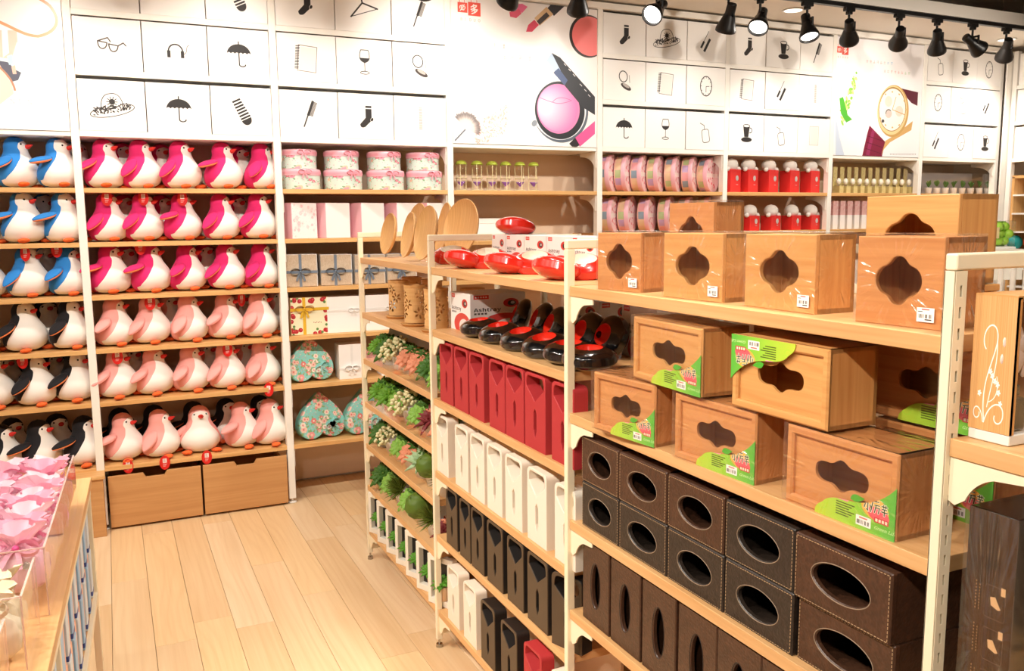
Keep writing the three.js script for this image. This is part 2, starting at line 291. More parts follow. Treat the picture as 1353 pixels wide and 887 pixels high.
// ---------------------------------------------------------------- white boxes with printed pictograms
const ICON = ['blank', 'glasses', 'headphones', 'umbrella', 'hat', 'sock', 'striped', 'notebook', 'wineglass', 'compact', 'comb', 'hanger', 'mascara', 'clock', 'cup', 'bottle', 'ruler', 'faint'];
const ICONWORD = { blank: 'no print in view', glasses: 'an outlined pair of glasses', headphones: 'black headphones', umbrella: 'a black umbrella', hat: 'a flowered sun hat', sock: 'a black sock', striped: 'a striped sock', notebook: 'a spiral notebook', wineglass: 'a wine glass', compact: 'a compact mirror', comb: 'a black comb', hanger: 'a clothes hanger', mascara: 'two mascara wands', clock: 'a round clock', cup: 'a black cup and saucer', bottle: 'an outlined lotion bottle', ruler: 'a pale spiral binding', faint: 'a pale notebook' };
const CW = 320, CH = 256;
const boxMat = std(0xffffff, 0.6, { map: canvasTex(CW * 6, CH * 3, (x, W, H) => {
  x.fillStyle = '#f7f3ee'; x.fillRect(0, 0, W, H);
  const at = (i, f) => { x.save(); x.translate((i % 6) * CW + CW / 2, Math.floor(i / 6) * CH + CH / 2); x.beginPath(); x.rect(-CW / 2, -CH / 2, CW, CH); x.clip(); x.scale(1.15, 1.15); x.strokeStyle = x.fillStyle = '#211c1b'; x.lineWidth = 4; x.lineCap = 'round'; x.lineJoin = 'round'; f(); x.restore(); };
  const L = (...p) => { x.beginPath(); for (let i = 0; i < p.length; i += 2) i ? x.lineTo(p[i], p[i + 1]) : x.moveTo(p[i], p[i + 1]); };
  const E = (cx, cy, a, b, r = 0, s = 0, e = 7) => { x.beginPath(); x.ellipse(cx, cy, a, b, r, s, e); };
  at(1, () => { x.strokeStyle = '#3a2e26'; x.lineWidth = 5; for (const [dx, dy] of [[-22, 0], [22, 10]]) { x.beginPath(); x.moveTo(dx - 19, dy - 12); x.quadraticCurveTo(dx - 18, dy + 20, dx, dy + 20); x.quadraticCurveTo(dx + 16, dy + 16, dx + 18, dy - 6); x.closePath(); x.stroke(); } L(-41, -12, 0, -28, 10, -12); x.stroke(); L(40, 4, 62, -10, 72, 2); x.stroke(); });
  at(2, () => { x.lineWidth = 6; x.beginPath(); x.arc(0, 10, 30, Math.PI, 0); x.stroke(); x.fillRect(-36, 8, 14, 30); x.fillRect(22, 8, 14, 30); x.lineWidth = 2; x.beginPath(); x.moveTo(36, 20); x.bezierCurveTo(56, 12, 40, -14, 60, -20); x.stroke(); });
  at(3, () => { x.beginPath(); x.moveTo(-54, 2); x.bezierCurveTo(-46, -56, 46, -56, 54, 2); for (let k = 0; k < 6; k++) x.quadraticCurveTo(54 - k * 18 - 9, -10, 54 - (k + 1) * 18, 2); x.fill(); x.lineWidth = 5; L(0, -52, 0, 50); x.stroke(); x.beginPath(); x.moveTo(0, 50); x.bezierCurveTo(2, 62, 28, 60, 28, 50); x.stroke(); });
  at(4, () => { x.lineWidth = 3; E(0, 22, 92, 24, -0.22); x.fillStyle = '#efe9e3'; x.fill(); x.stroke(); x.beginPath(); x.moveTo(-46, 18); x.quadraticCurveTo(-46, -46, -10, -50); x.quadraticCurveTo(30, -62, 44, -10); x.quadraticCurveTo(10, 14, -46, 18); x.fill(); x.stroke(); x.fillStyle = '#211c1b'; for (let k = 0; k < 110; k++) { const a = hash(k, 1, 9), b = hash(k, 2, 9); E(-80 + a * 160, 30 - (a * 32) + (b - 0.5) * 30, 3 + 3 * hash(k, 3, 9), 2.4, a * 6); x.fill(); } E(0, -16, 12, 12); x.fill(); for (let k = 0; k < 10; k++) { const a = k * 0.628; L(0, -16, 22 * Math.cos(a), -16 + 22 * Math.sin(a)); x.stroke(); } });
  const sock = (stripes) => { x.beginPath(); x.moveTo(-4, -52); x.lineTo(26, -52); x.lineTo(26, 4); x.quadraticCurveTo(30, 18, 14, 30); x.lineTo(-6, 50); x.quadraticCurveTo(-30, 62, -32, 38); x.lineTo(-4, 6); x.closePath(); x.fill(); x.fillStyle = '#f7f3ee'; x.fillRect(-8, -42, 38, 5); E(28, 14, 7, 10, 0.5); x.fillStyle = '#211c1b'; x.fill(); x.strokeStyle = '#f7f3ee'; x.lineWidth = 2; x.stroke(); };
  at(5, () => sock());
  at(6, () => { x.rotate(-0.45); x.save(); x.beginPath(); x.moveTo(-20, -62); x.lineTo(18, -62); x.lineTo(26, 30); x.quadraticCurveTo(26, 68, 0, 68); x.quadraticCurveTo(-22, 66, -22, 36); x.closePath(); x.clip(); for (let k = -6; k < 4; k++) x.fillRect(-40, k * 14, 80, 8); x.fillRect(-40, 40, 80, 40); x.restore(); });
  at(7, () => { x.rotate(0.08); x.fillStyle = '#e4ddd6'; x.fillRect(-34, -50, 74, 108); x.strokeStyle = '#8a817a'; x.strokeRect(-42, -56, 86, 118); x.strokeStyle = '#332c29'; for (let k = 0; k < 15; k++) { L(-54, -50 + k * 7.4, -38, -52 + k * 7.4); x.stroke(); } });
  at(8, () => { x.lineWidth = 3.4; x.beginPath(); x.moveTo(-18, -58); x.quadraticCurveTo(-36, -10, 0, 2); x.quadraticCurveTo(36, -10, 18, -58); x.closePath(); x.stroke(); x.beginPath(); x.moveTo(-26, -20); x.lineTo(26, -20); x.quadraticCurveTo(20, 0, 0, 2); x.quadraticCurveTo(-20, 0, -26, -20); x.fill(); L(0, 2, 0, 44); x.stroke(); E(0, 50, 22, 7); x.stroke(); });
  at(9, () => { x.lineWidth = 5; E(-8, -22, 26, 30, -0.2); x.stroke(); x.fillStyle = '#e9e2dc'; E(10, 34, 36, 14, 0.45); x.fillStyle = '#3a302c'; x.fill(); E(10, 28, 24, 8, 0.45); x.fillStyle = '#b8aea7'; x.fill(); x.lineWidth = 2; L(30, -30, 34, 10); x.stroke(); });
  at(10, () => { x.rotate(0.35); x.fillRect(-8, -66, 12, 74); x.fillStyle = '#4a4440'; for (let k = 0; k < 16; k++) x.fillRect(4, -64 + k * 4.4, 16, 3); x.fillStyle = '#211c1b'; x.fillRect(-6, 0, 6, 66); });
  at(11, () => { x.lineWidth = 7; L(-10, -64, -4, -28, -60, 40); x.stroke(); L(-4, -28, 70, -6); x.stroke(); x.lineWidth = 3; L(-60, 40, 70, -6); x.stroke(); });
  at(12, () => { x.rotate(0.5); x.fillRect(-26, 6, 13, 44); x.lineWidth = 3; L(-20, 6, -20, -60); x.stroke(); x.fillRect(2, -28, 15, 84); });
  at(13, () => { x.lineWidth = 5; E(0, 0, 40, 56); x.stroke(); x.lineWidth = 3; L(0, 34, 0, 2, 22, 0); x.stroke(); for (let k = 0; k < 12; k++) { const a = k * Math.PI / 6; L(33 * Math.cos(a), 47 * Math.sin(a), 36 * Math.cos(a), 51 * Math.sin(a)); x.stroke(); } });
  at(14, () => { x.beginPath(); x.moveTo(-26, -42); x.lineTo(26, -42); x.lineTo(16, 24); x.lineTo(-16, 24); x.closePath(); x.fill(); E(0, -42, 26, 9); x.fillStyle = '#f0eae4'; x.fill(); x.stroke(); x.lineWidth = 5; x.beginPath(); x.arc(28, -16, 15, -1.6, 1.7); x.stroke(); x.fillStyle = '#211c1b'; E(2, 40, 42, 15); x.fill(); });
  at(15, () => { x.strokeStyle = '#4d4540'; x.lineWidth = 4; x.rotate(-0.15); x.beginPath(); x.roundRect(-26, -10, 50, 76, 14); x.stroke(); L(-4, -10, -4, -34, -30, -50); x.stroke(); });
  at(16, () => { x.strokeStyle = '#a59d96'; for (let k = 0; k < 16; k++) { L(-6, -54 + k * 7, 8, -54 + k * 7); x.stroke(); } });
  at(17, () => { x.fillStyle = '#ece5de'; x.fillRect(-30, -54, 62, 108); x.strokeStyle = '#c9c0b8'; x.strokeRect(-36, -58, 74, 116); });
}) });
const iconGeo = new Map();
function iconBox(w, h, d, icon) {
  const key = [w.toFixed(3), h.toFixed(3), icon].join(); if (iconGeo.has(key)) return iconGeo.get(key);
  const g = new THREE.BoxGeometry(w, h, 0.005).translate(0, 0, d / 2 - 0.0025), uv = g.attributes.uv, i = ICON.indexOf(icon), c = i % 6, r = Math.floor(i / 6);
  for (let k = 0; k < 24; k++) { if (k >= 16 && k < 20) { const u = uv.getX(k), v = uv.getY(k); uv.setXY(k, (c + 0.01 + 0.98 * u) / 6, 1 - (r + 1 - (0.01 + 0.98 * v)) / 3); } else uv.setXY(k, 0.05, 0.95); }
  const rest = [box(w, 0.004, d - 0.006, 0, -h / 2 + 0.002, -0.003), box(0.004, h - 0.001, d - 0.006, -w / 2 + 0.002, 0, -0.003), box(0.004, h - 0.001, d - 0.006, w / 2 - 0.002, 0, -0.003), box(w, h - 0.001, 0.004, 0, 0, -d / 2 + 0.002)]; for (const q of rest) for (let k = 0; k < 24; k++) q.attributes.uv.setXY(k, 0.05, 0.95);
  const all = merge([g, ...rest]); iconGeo.set(key, all); return all;
}
const BAYS_ICONS = {
  1: [['hat', 'umbrella', 'striped'], ['glasses', 'headphones', 'umbrella'], ['blank', 'blank', 'striped']],
  2: [['comb', 'sock', 'ruler'], ['notebook', 'wineglass', 'compact'], ['sock', 'hanger', 'comb']],
  4: [['umbrella', 'wineglass', 'bottle'], ['compact', 'notebook', 'clock'], ['sock', 'hat', 'mascara']],
  5: [['cup', 'bottle', 'faint'], ['notebook', 'mascara', 'ruler'], ['sock', 'cup', 'comb']],
  7: [['mascara', 'clock', 'cup'], ['clock', 'bottle', 'mascara'], ['bottle', 'cup', 'clock']] };
const ROWW = ['bottom', 'middle', 'top'], COLW = { 1: 'above pink penguins', 2: 'above the flowered tins', 4: 'above round pink boxes', 5: 'above red boxes', 7: 'in the corner bay' };
for (const b of Object.keys(BAYS_ICONS).map(Number)) {
  const x0 = PX[b], w = PX[b + 1] - POST - x0, bw = w / 3;
  BAYS_ICONS[b].forEach((row, r) => row.forEach((icon, c) => {
    const h = 0.231, o = new THREE.Mesh(iconBox(bw - 0.005, h, 0.3, icon), boxMat); o.name = numbered('storage_box'); scene.add(o); o.castShadow = o.receiveShadow = true;
    o.position.set(x0 + bw * (c + 0.5), RAIL[r] + 0.0285 + h / 2, WZ - 0.154 + hash(b * 9 + r, c, 2) * 0.006);
    const where = icon === 'blank' ? (c === 0 ? 'plain white box' : 'plain white box beside the striped sock box') : 'white box printed with ' + ICONWORD[icon];
    tag(o, `${where}, ${ROWW[r]} row ${COLW[b]}${b === 7 ? '' : ''}`, 'box', 'white pictogram boxes');
  }));
}
{ // boxes on the side wall
  [['comb', 0], ['headphones', 1], ['blank', 2]].forEach(([icon, r]) => [0, 1].forEach((c) => {
    const o = new THREE.Mesh(iconBox(0.42, 0.231, 0.3, icon), boxMat); o.name = numbered('storage_box'); scene.add(o); o.castShadow = o.receiveShadow = true;
    o.rotation.y = -Math.PI / 2; o.position.set(6.3 + 0.155, RAIL[r] + 0.0285 + 0.1155, -4.2 + c * 0.45);
    tag(o, `white box on the side wall rail, ${ROWW[r]} row, ${c ? 'away from' : 'next to'} the corner post`, 'box', 'white pictogram boxes');
  }));
}

// ---------------------------------------------------------------- posters
const zhBi = (x) => { // strokes of a two-part red mark, drawn in a unit square
  x.beginPath(); x.moveTo(0.18, 0.62); x.quadraticCurveTo(0.1, 0.4, 0.25, 0.3); x.stroke(); x.beginPath(); x.moveTo(0.36, 0.28); x.quadraticCurveTo(0.32, 0.8, 0.62, 0.78); x.quadraticCurveTo(0.74, 0.76, 0.7, 0.62); x.stroke();
  x.beginPath(); x.moveTo(0.72, 0.16); x.quadraticCurveTo(0.56, 0.6, 0.2, 0.86); x.stroke(); x.beginPath(); x.moveTo(0.48, 0.2); x.lineTo(0.56, 0.36); x.stroke(); x.beginPath(); x.moveTo(0.78, 0.36); x.lineTo(0.86, 0.56); x.stroke(); };
const zhDuo = (x) => {
  for (const [dx, dy] of [[0.02, 0], [0.1, 0.38]]) { x.beginPath(); x.moveTo(0.42 + dx, 0.08 + dy); x.quadraticCurveTo(0.34 + dx, 0.24 + dy, 0.14 + dx, 0.32 + dy); x.stroke(); x.beginPath(); x.moveTo(0.36 + dx, 0.17 + dy); x.lineTo(0.72 + dx, 0.15 + dy); x.quadraticCurveTo(0.6 + dx, 0.42 + dy, 0.14 + dx, 0.54 + dy); x.stroke(); x.beginPath(); x.moveTo(0.36 + dx, 0.26 + dy); x.lineTo(0.5 + dx, 0.36 + dy); x.stroke(); } };
const zhGeng = (x) => { x.beginPath(); x.moveTo(0.15, 0.12); x.lineTo(0.85, 0.12); x.moveTo(0.25, 0.28); x.rect(0.25, 0.28, 0.5, 0.3); x.moveTo(0.25, 0.43); x.lineTo(0.75, 0.43); x.moveTo(0.5, 0.12); x.quadraticCurveTo(0.5, 0.7, 0.12, 0.92); x.moveTo(0.25, 0.62); x.quadraticCurveTo(0.5, 0.86, 0.9, 0.92); x.stroke(); };
const zhMei = (x) => { x.beginPath(); x.moveTo(0.33, 0.06); x.lineTo(0.42, 0.18); x.moveTo(0.66, 0.05); x.lineTo(0.57, 0.18); x.moveTo(0.2, 0.22); x.lineTo(0.8, 0.22); x.moveTo(0.25, 0.36); x.lineTo(0.75, 0.36); x.moveTo(0.15, 0.5); x.lineTo(0.85, 0.5); x.moveTo(0.5, 0.22); x.lineTo(0.5, 0.5); x.moveTo(0.12, 0.66); x.lineTo(0.88, 0.66); x.moveTo(0.5, 0.54); x.quadraticCurveTo(0.48, 0.82, 0.14, 0.94); x.moveTo(0.52, 0.68); x.quadraticCurveTo(0.66, 0.88, 0.9, 0.94); x.stroke(); };
const zhDe = (x) => { x.beginPath(); x.rect(0.1, 0.3, 0.32, 0.55); x.moveTo(0.1, 0.56); x.lineTo(0.42, 0.56); x.moveTo(0.3, 0.1); x.lineTo(0.22, 0.28); x.moveTo(0.6, 0.1); x.lineTo(0.5, 0.38); x.moveTo(0.58, 0.28); x.lineTo(0.88, 0.28); x.quadraticCurveTo(0.88, 0.8, 0.78, 0.9); x.moveTo(0.62, 0.48); x.lineTo(0.7, 0.6); x.stroke(); };
const zhMisc = (x, s) => { x.beginPath(); for (let k = 0; k < 5; k++) { const a = hash(k, s, 1), b = hash(k, s, 2); if (k % 2) { x.moveTo(0.12, 0.15 + a * 0.75); x.lineTo(0.88, 0.12 + a * 0.75); } else { x.moveTo(0.2 + b * 0.6, 0.1); x.lineTo(0.15 + b * 0.6, 0.92); } } x.stroke(); };
function glyph(x, cx, cy, s, fn, color, lw = 0.1, arg) { x.save(); x.translate(cx - s / 2, cy - s / 2); x.scale(s, s); x.lineWidth = lw; x.strokeStyle = color; x.lineCap = 'round'; x.lineJoin = 'round'; fn(x, arg); x.restore(); }
function logo(x, p, sc) { // two red tiles with white characters and the latin name below
  const [ax, ay] = p; x.fillStyle = '#ee5a4c'; x.fillRect(ax, ay, 1.0 * sc, 0.92 * sc); x.fillRect(ax + 1.08 * sc, ay - 0.1 * sc, 1.3 * sc, 1.25 * sc); x.strokeStyle = '#ee5a4c'; x.lineWidth = sc * 0.05;
  for (const k of [0.2, 0.7, 1.4, 2.0]) { x.beginPath(); x.moveTo(ax + k * sc, ay); x.lineTo(ax + k * sc, ay - sc * 0.35); x.stroke(); }
  glyph(x, ax + 0.5 * sc, ay + 0.46 * sc, 0.8 * sc, zhBi, '#fff6f2', 0.11); glyph(x, ax + 1.73 * sc, ay + 0.52 * sc, 1.0 * sc, zhDuo, '#fff6f2', 0.11);
  x.fillStyle = '#e9a79c'; x.font = `${sc * 0.36}px sans-serif`; 'BIDUO'.split('').forEach((c, i) => x.fillText(c, ax + sc * (0.25 + i * 0.46), ay + 1.68 * sc));
}
function poster(name, label, x0, x1, y0, y1, res, draw) {
  const w = x1 - x0, h = y1 - y0, cw = res, chh = Math.round(res * h / w), z = WZ - 0.006;
  const t = thing(name, label, 'poster', [(x0 + x1) / 2, y0, z]);
  const toC = (px, py) => { const q = onZ(px, py, z); return [(q.x - x0) / w * cw, (y1 - q.y) / h * chh]; };
  const tex = canvasTex(cw, chh, (x) => draw(x, toC, cw, chh, cw / w));
  const g = new THREE.PlaneGeometry(w, h).translate(0, h / 2, 0.0005);
  part('board', box(w, h, 0.012, 0, h / 2, -0.006), M.white, t); part('print', g, std(0xffffff, 0.35, { map: tex }), t);
}
const blob = (x, P, fill) => { x.beginPath(); P.forEach((p, i) => i ? x.lineTo(...p) : x.moveTo(...p)); x.closePath(); if (fill) { x.fillStyle = fill; x.fill(); } };
poster('cosmetics_poster', 'white poster of blush compact, lipstick and powder brush', PX[3] + 0.002, PX[4] - POST - 0.002, 1.912, 2.70, 1024, (x, C, W, H, s) => {
  x.fillStyle = '#f8f2ee'; x.fillRect(0, 0, W, H);
  const px = s * 0.0039; // canvas pixels per photo pixel
  const el = (cx, cy, a, b, r, f) => { const c = C(cx, cy); x.beginPath(); x.ellipse(c[0], c[1], a * px, b * px, r, 0, 7); if (f) { x.fillStyle = f; x.fill(); } };
  logo(x, C(604.5, 2.5), 14.5 * px);
  // petals and cap
  blob(x, [C(678, 6), C(690, 5), C(697, 9), C(690, 17), C(681, 14)], '#ee6f9e'); blob(x, [C(673, 16), C(686, 12), C(689, 18), C(682, 24), C(674, 22)], '#e8607c');
  // lipstick
  blob(x, [C(722, 12), C(734, 0), C(746, 8), C(732, 21)], '#1d1a1c'); blob(x, [C(706, 24), C(722, 9), C(731, 19), C(713, 34)], '#dcb78a'); blob(x, [C(709, 28), C(722, 16), C(726, 21), C(713, 33)], '#3a2e2a'); blob(x, [C(695, 42), C(698, 33), C(706, 26), C(712, 33), C(703, 42)], '#dc3f5c');
  el(777, 48, 32, 31, 0, '#3b3534'); el(779, 48, 30, 28.5, 0, '#f47f7d');
  // small lines of characters
  glyph(x, ...C(665, 61), 7 * px, zhMisc, '#8e8580', 0.05, 4); glyph(x, ...C(655, 60), 7 * px, zhMisc, '#cfc7c2', 0.05, 9);
  glyph(x, ...C(667, 76), 7.5 * px, zhMisc, '#9a918c', 0.05, 7); glyph(x, ...C(677, 77), 7.5 * px, zhDe, '#9a918c', 0.05); glyph(x, ...C(688, 77), 9 * px, zhGeng, '#f0a6b6', 0.07); glyph(x, ...C(700, 78), 9 * px, zhMei, '#f0a6b6', 0.07);
  // scattered powder
  for (let k = 0; k < 260; k++) { const a = hash(k, 5, 1), b = hash(k, 6, 1), u = 628 + a * 42, v = 186 - a * 42 * 0.6 - (b - 0.35) * 34; el(u, v, 0.8 + 1.3 * hash(k, 7, 1), 0.6 + 0.7 * hash(k, 8, 1), a * 6, ['#f7c7bd', '#f3b3a8', '#fbdcd4'][k % 3]); }
  // fan brush
  for (let k = 0; k < 90; k++) { const a = -2.35 + k / 90 * 2.75, o = C(615, 170), l = 24 * px * (0.9 + 0.12 * hash(k, 1, 3)); const g = x.createLinearGradient(o[0], o[1], o[0] + l * Math.cos(a), o[1] + l * Math.sin(a)); g.addColorStop(0, '#f7ece4'); g.addColorStop(0.55, '#e9ddd6'); g.addColorStop(0.9, '#6d6464'); g.addColorStop(1, '#8a7f7e'); x.strokeStyle = g; x.lineWidth = 2.4; x.beginPath(); x.moveTo(...o); x.lineTo(o[0] + l * Math.cos(a), o[1] + l * Math.sin(a)); x.stroke(); }
  x.strokeStyle = '#6e7480'; x.lineWidth = 2 * px; x.beginPath(); x.moveTo(...C(601, 186)); x.lineTo(...C(615, 171)); x.stroke();
  // compact
  el(741, 146, 47, 47, 0.3, '#5d6672'); el(739, 144, 46, 45, 0.3, '#e4e8ec'); el(740, 146, 42, 42, 0.3, '#23262c'); el(738, 144, 36, 36, 0.3, '#ef86b8');
  { const c = C(729, 138); const g = x.createRadialGradient(c[0] - 14 * px, c[1] + 4 * px, 2, c[0] + 8 * px, c[1] + 8 * px, 44 * px); g.addColorStop(0, '#fdeaf2'); g.addColorStop(0.45, '#f6bad6'); g.addColorStop(1, '#ee6cae'); el(737, 143, 33.5, 33.5, 0.3); x.fillStyle = g; x.fill(); }
  x.strokeStyle = '#c9609a'; x.lineWidth = 0.8 * px; { const a = C(713, 129), b = C(730, 135), c = C(755, 133); x.beginPath(); x.moveTo(...a); x.quadraticCurveTo(b[0], b[1] + 4, b[0], b[1]); x.quadraticCurveTo(b[0] + 10 * px, b[1] - 12 * px, c[0], c[1]); x.quadraticCurveTo(b[0] + 12 * px, b[1] + 4 * px, b[0], b[1]); x.stroke(); }
  blob(x, [C(722, 80), C(729, 70), C(740, 76), C(786, 128), C(786, 152), C(770, 142), C(745, 112)], '#2b2d33'); blob(x, [C(722, 80), C(729, 70), C(736, 84), C(748, 108), C(745, 112)], '#b9cde6'); blob(x, [C(731, 96), C(738, 90), C(750, 106), C(746, 113)], '#48597f');
  x.strokeStyle = '#e8e6e6'; x.lineWidth = 1 * px; for (const [u, v] of [[745, 84], [751, 91], [757, 98], [766, 111], [772, 118], [777, 125]]) { x.beginPath(); x.moveTo(...C(u, v)); x.lineTo(...C(u + 3, v + 3)); x.stroke(); }
  el(706, 163, 4, 5, 0.8, '#8c939c');
  blob(x, [C(760, 182), C(786, 160), C(786, 177), C(766, 194)], '#e85a98'); blob(x, [C(752, 190), C(760, 182), C(766, 192), C(758, 196)], '#2a2528');
});
poster('watch_poster', 'white poster of a gold wristwatch with burgundy strap', PX[6] + 0.002, PX[7] - POST - 0.002, 1.912, 2.70, 1024, (x, C, W, H, s) => {
  x.fillStyle = '#f4f0f0'; x.fillRect(0, 0, W, H); const px = s * 0.0053;
  const el = (cx, cy, a, b, r, f) => { const c = C(cx, cy); x.beginPath(); x.ellipse(c[0], c[1], a * px * 1.12, b * px, r, 0, 7); if (f) { x.fillStyle = f; x.fill(); } };
  logo(x, C(1106, 61), 8.4 * px);
  for (let k = 0; k < 8; k++) glyph(x, ...C(1146 + k * 4.6, 81 + k * 0.45), 4.5 * px, zhMisc, k > 5 ? '#9fc4dc' : '#e3b6b2', 0.07, k + 11);
  for (let k = 0; k < 8; k++) glyph(x, ...C(1169 + k * 4.6, 94 + k * 0.45), 4.5 * px, zhMisc, k > 5 ? '#b9cfae' : '#e3b6b2', 0.07, k + 23);
  for (let k = 0; k < 60; k++) { const a = hash(k, 3, 4), b = hash(k, 4, 4); const u = 1112 + a * 20, v = 158 - a * 58 + (b - 0.5) * 22; el(u, v, 1.6 + 2 * hash(k, 5, 4) * (1 - a), 1.6, a * 4 + b, ['#9ccf5a', '#c6dd7a', '#7fbf4a', '#dfe99c'][k % 4]); }
  blob(x, [C(1109, 130), C(1114, 128), C(1120, 152), C(1126, 158), C(1118, 162), C(1111, 150)], '#55b23c');
  blob(x, [C(1104, 150), C(1109, 180), C(1116, 207), C(1104, 207)], '#c8d3e4');
  blob(x, [C(1187, 116), C(1213, 122), C(1212, 140), C(1204, 136)], '#5b2130');
  blob(x, [C(1149, 166), C(1146, 176), C(1138.5, 209), C(1164, 211), C(1170, 188)], '#7c1d3a'); blob(x, [C(1152, 172), C(1156, 173), C(1148, 208), C(1143, 208)], '#94305a');
  for (let k = 0; k < 4; k++) { x.strokeStyle = '#551329'; x.lineWidth = 0.8 * px; x.beginPath(); x.moveTo(...C(1147 - k * 2, 180 + k * 8)); x.lineTo(...C(1168 - k * 2, 187 + k * 8)); x.stroke(); }
  blob(x, [C(1164, 206), C(1170, 186), C(1180, 180), C(1206, 160), C(1204, 172), C(1176, 188), C(1168, 197)], '#cfa567');
  el(1180, 147, 26, 34, 0.05, '#c39a58'); el(1179, 146, 24.6, 32, 0.05, '#e3c993'); el(1179, 144.5, 22.5, 29, 0.05, '#a07a45'); el(1179, 145, 21.5, 27.5, 0.05, '#f4e7dd');
  el(1174, 134, 6, 7, 0, '#e4cdbd'); el(1188, 147, 6.5, 7, 0, '#e4cdbd'); el(1174, 150, 5.5, 6, 0, '#c9b9b0'); x.strokeStyle = '#54504e'; x.lineWidth = 1.3 * px; { const c = C(1174, 150); x.beginPath(); x.arc(c[0], c[1], 5 * px, 3, 5.5); x.stroke(); }
  for (let k = 0; k < 12; k++) { const a = k * Math.PI / 6; el(1179 + 18 * Math.cos(a), 145 + 23.5 * Math.sin(a), 1, 1.6, a, '#caa468'); }
  el(1166.5, 160, 2.4, 2.2, 0, '#474341'); x.strokeStyle = '#c59a5a'; x.lineWidth = 1 * px; x.beginPath(); x.moveTo(...C(1179, 145)); x.lineTo(...C(1184, 128)); x.moveTo(...C(1179, 145)); x.lineTo(...C(1196, 152)); x.stroke();
  x.fillStyle = '#a59f9d'; for (let k = 0; k < 18; k++) { const c = C(1176 + k * 1.95, 203); x.fillRect(c[0], c[1], 1.3 * px, 1.6 * px); }
});
poster('fashion_poster', 'pale poster with a tan handbag loop and a printed figure', PX[0] + 0.002, PX[1] - POST - 0.002, 1.912, 2.70, 1024, (x, C, W, H, s) => {
  x.fillStyle = '#f8f6f4'; x.fillRect(0, 0, W, H); const px = s * 0.0042;
  const g = x.createLinearGradient(...C(40, 30), ...C(40, 120)); g.addColorStop(0, '#eef4f4'); g.addColorStop(1, '#cfeaf2'); blob(x, [C(-120, 30), C(64, 46), C(58, 120), C(-120, 108)]); x.fillStyle = g; x.fill();
  blob(x, [C(-40, 40), C(22, 40), C(24, 64), C(14, 78), C(-40, 70)], '#f0c6b4'); blob(x, [C(2, 38), C(10, 38), C(12, 70), C(4, 76)], '#fbf6f2'); blob(x, [C(22, 56), C(36, 52), C(38, 74), C(30, 88), C(16, 90), C(16, 76)], '#fdf6f0'); blob(x, [C(-30, 76), C(10, 82), C(20, 92), C(28, 96), C(24, 106), C(16, 108), C(4, 96), C(-30, 92)], '#4a4a5e'); blob(x, [C(9, 74), C(16, 72), C(18, 84), C(12, 86)], '#b8dcec'); blob(x, [C(15, 88), C(20, 86), C(22, 98), C(17, 98)], '#e8b8a4');
  blob(x, [C(-60, 70), C(0, 86), C(16, 112), C(18, 124), C(0, 138), C(-60, 140)], '#f3d9c2'); x.strokeStyle = '#b4795a'; x.lineWidth = 2 * px; x.beginPath(); x.moveTo(...C(-30, 70)); x.quadraticCurveTo(...C(14, 92), ...C(20, 120)); x.stroke();
  blob(x, [C(-60, -40), C(40, -6), C(64, 8), C(77, 26), C(72, 42), C(50, 49), C(24, 42), C(-60, 10)], '#f1efec'); x.strokeStyle = '#dd9a6a'; x.lineWidth = 3 * px; x.beginPath(); x.moveTo(...C(-40, 14)); x.bezierCurveTo(...C(20, 34), ...C(24, 46), ...C(50, 48)); x.bezierCurveTo(...C(72, 44), ...C(84, 30), ...C(66, 8)); x.quadraticCurveTo(...C(50, -6), ...C(20, -14)); x.stroke();
  x.fillStyle = '#b6bcc8'; x.font = `${7 * px}px serif`; const c = C(13, 137); 'NIN'.split('').forEach((ch, i) => x.fillText(ch, c[0] + i * 8 * px, c[1]));
});
// ---------------------------------------------------------------- plush penguins
const cr = (pts) => { const c = new THREE.CatmullRomCurve3(pts.map((p) => V3(p[0], p[1], 0)), false, 'centripetal'); const S = c.getPoints(400); return (v) => { let lo = 0, hi = S.length - 1; while (hi - lo > 1) { const m = (lo + hi) >> 1; if (S[m].x <= v) lo = m; else hi = m; } const t = (v - S[lo].x) / Math.max(1e-6, S[hi].x - S[lo].x); return S[lo].y + (S[hi].y - S[lo].y) * t; }; };
const PH = 0.238;
const bodyR = cr([[-0.02, -0.02], [0, 0], [0.012, 0.045], [0.06, 0.078], [0.16, 0.098], [0.3, 0.104], [0.44, 0.093], [0.58, 0.071], [0.66, 0.06], [0.72, 0.056], [0.8, 0.0555], [0.88, 0.049], [0.94, 0.037], [0.98, 0.021], [1, 0], [1.02, -0.02]]);
function surf(phi, v) { // phi 0 = front (+z)
  const r = Math.max(0, bodyR(Math.min(1, Math.max(0, v)))), lean = 0.012 * Math.sin(v * Math.PI) + (v > 0.6 ? (v - 0.6) * 0.02 : 0);
  const y = v * PH, front = Math.cos(phi);
  return V3(Math.sin(phi) * r * 0.95, y, front * r * 0.97 * (front > 0 ? 0.98 : 0.86) + lean);
}
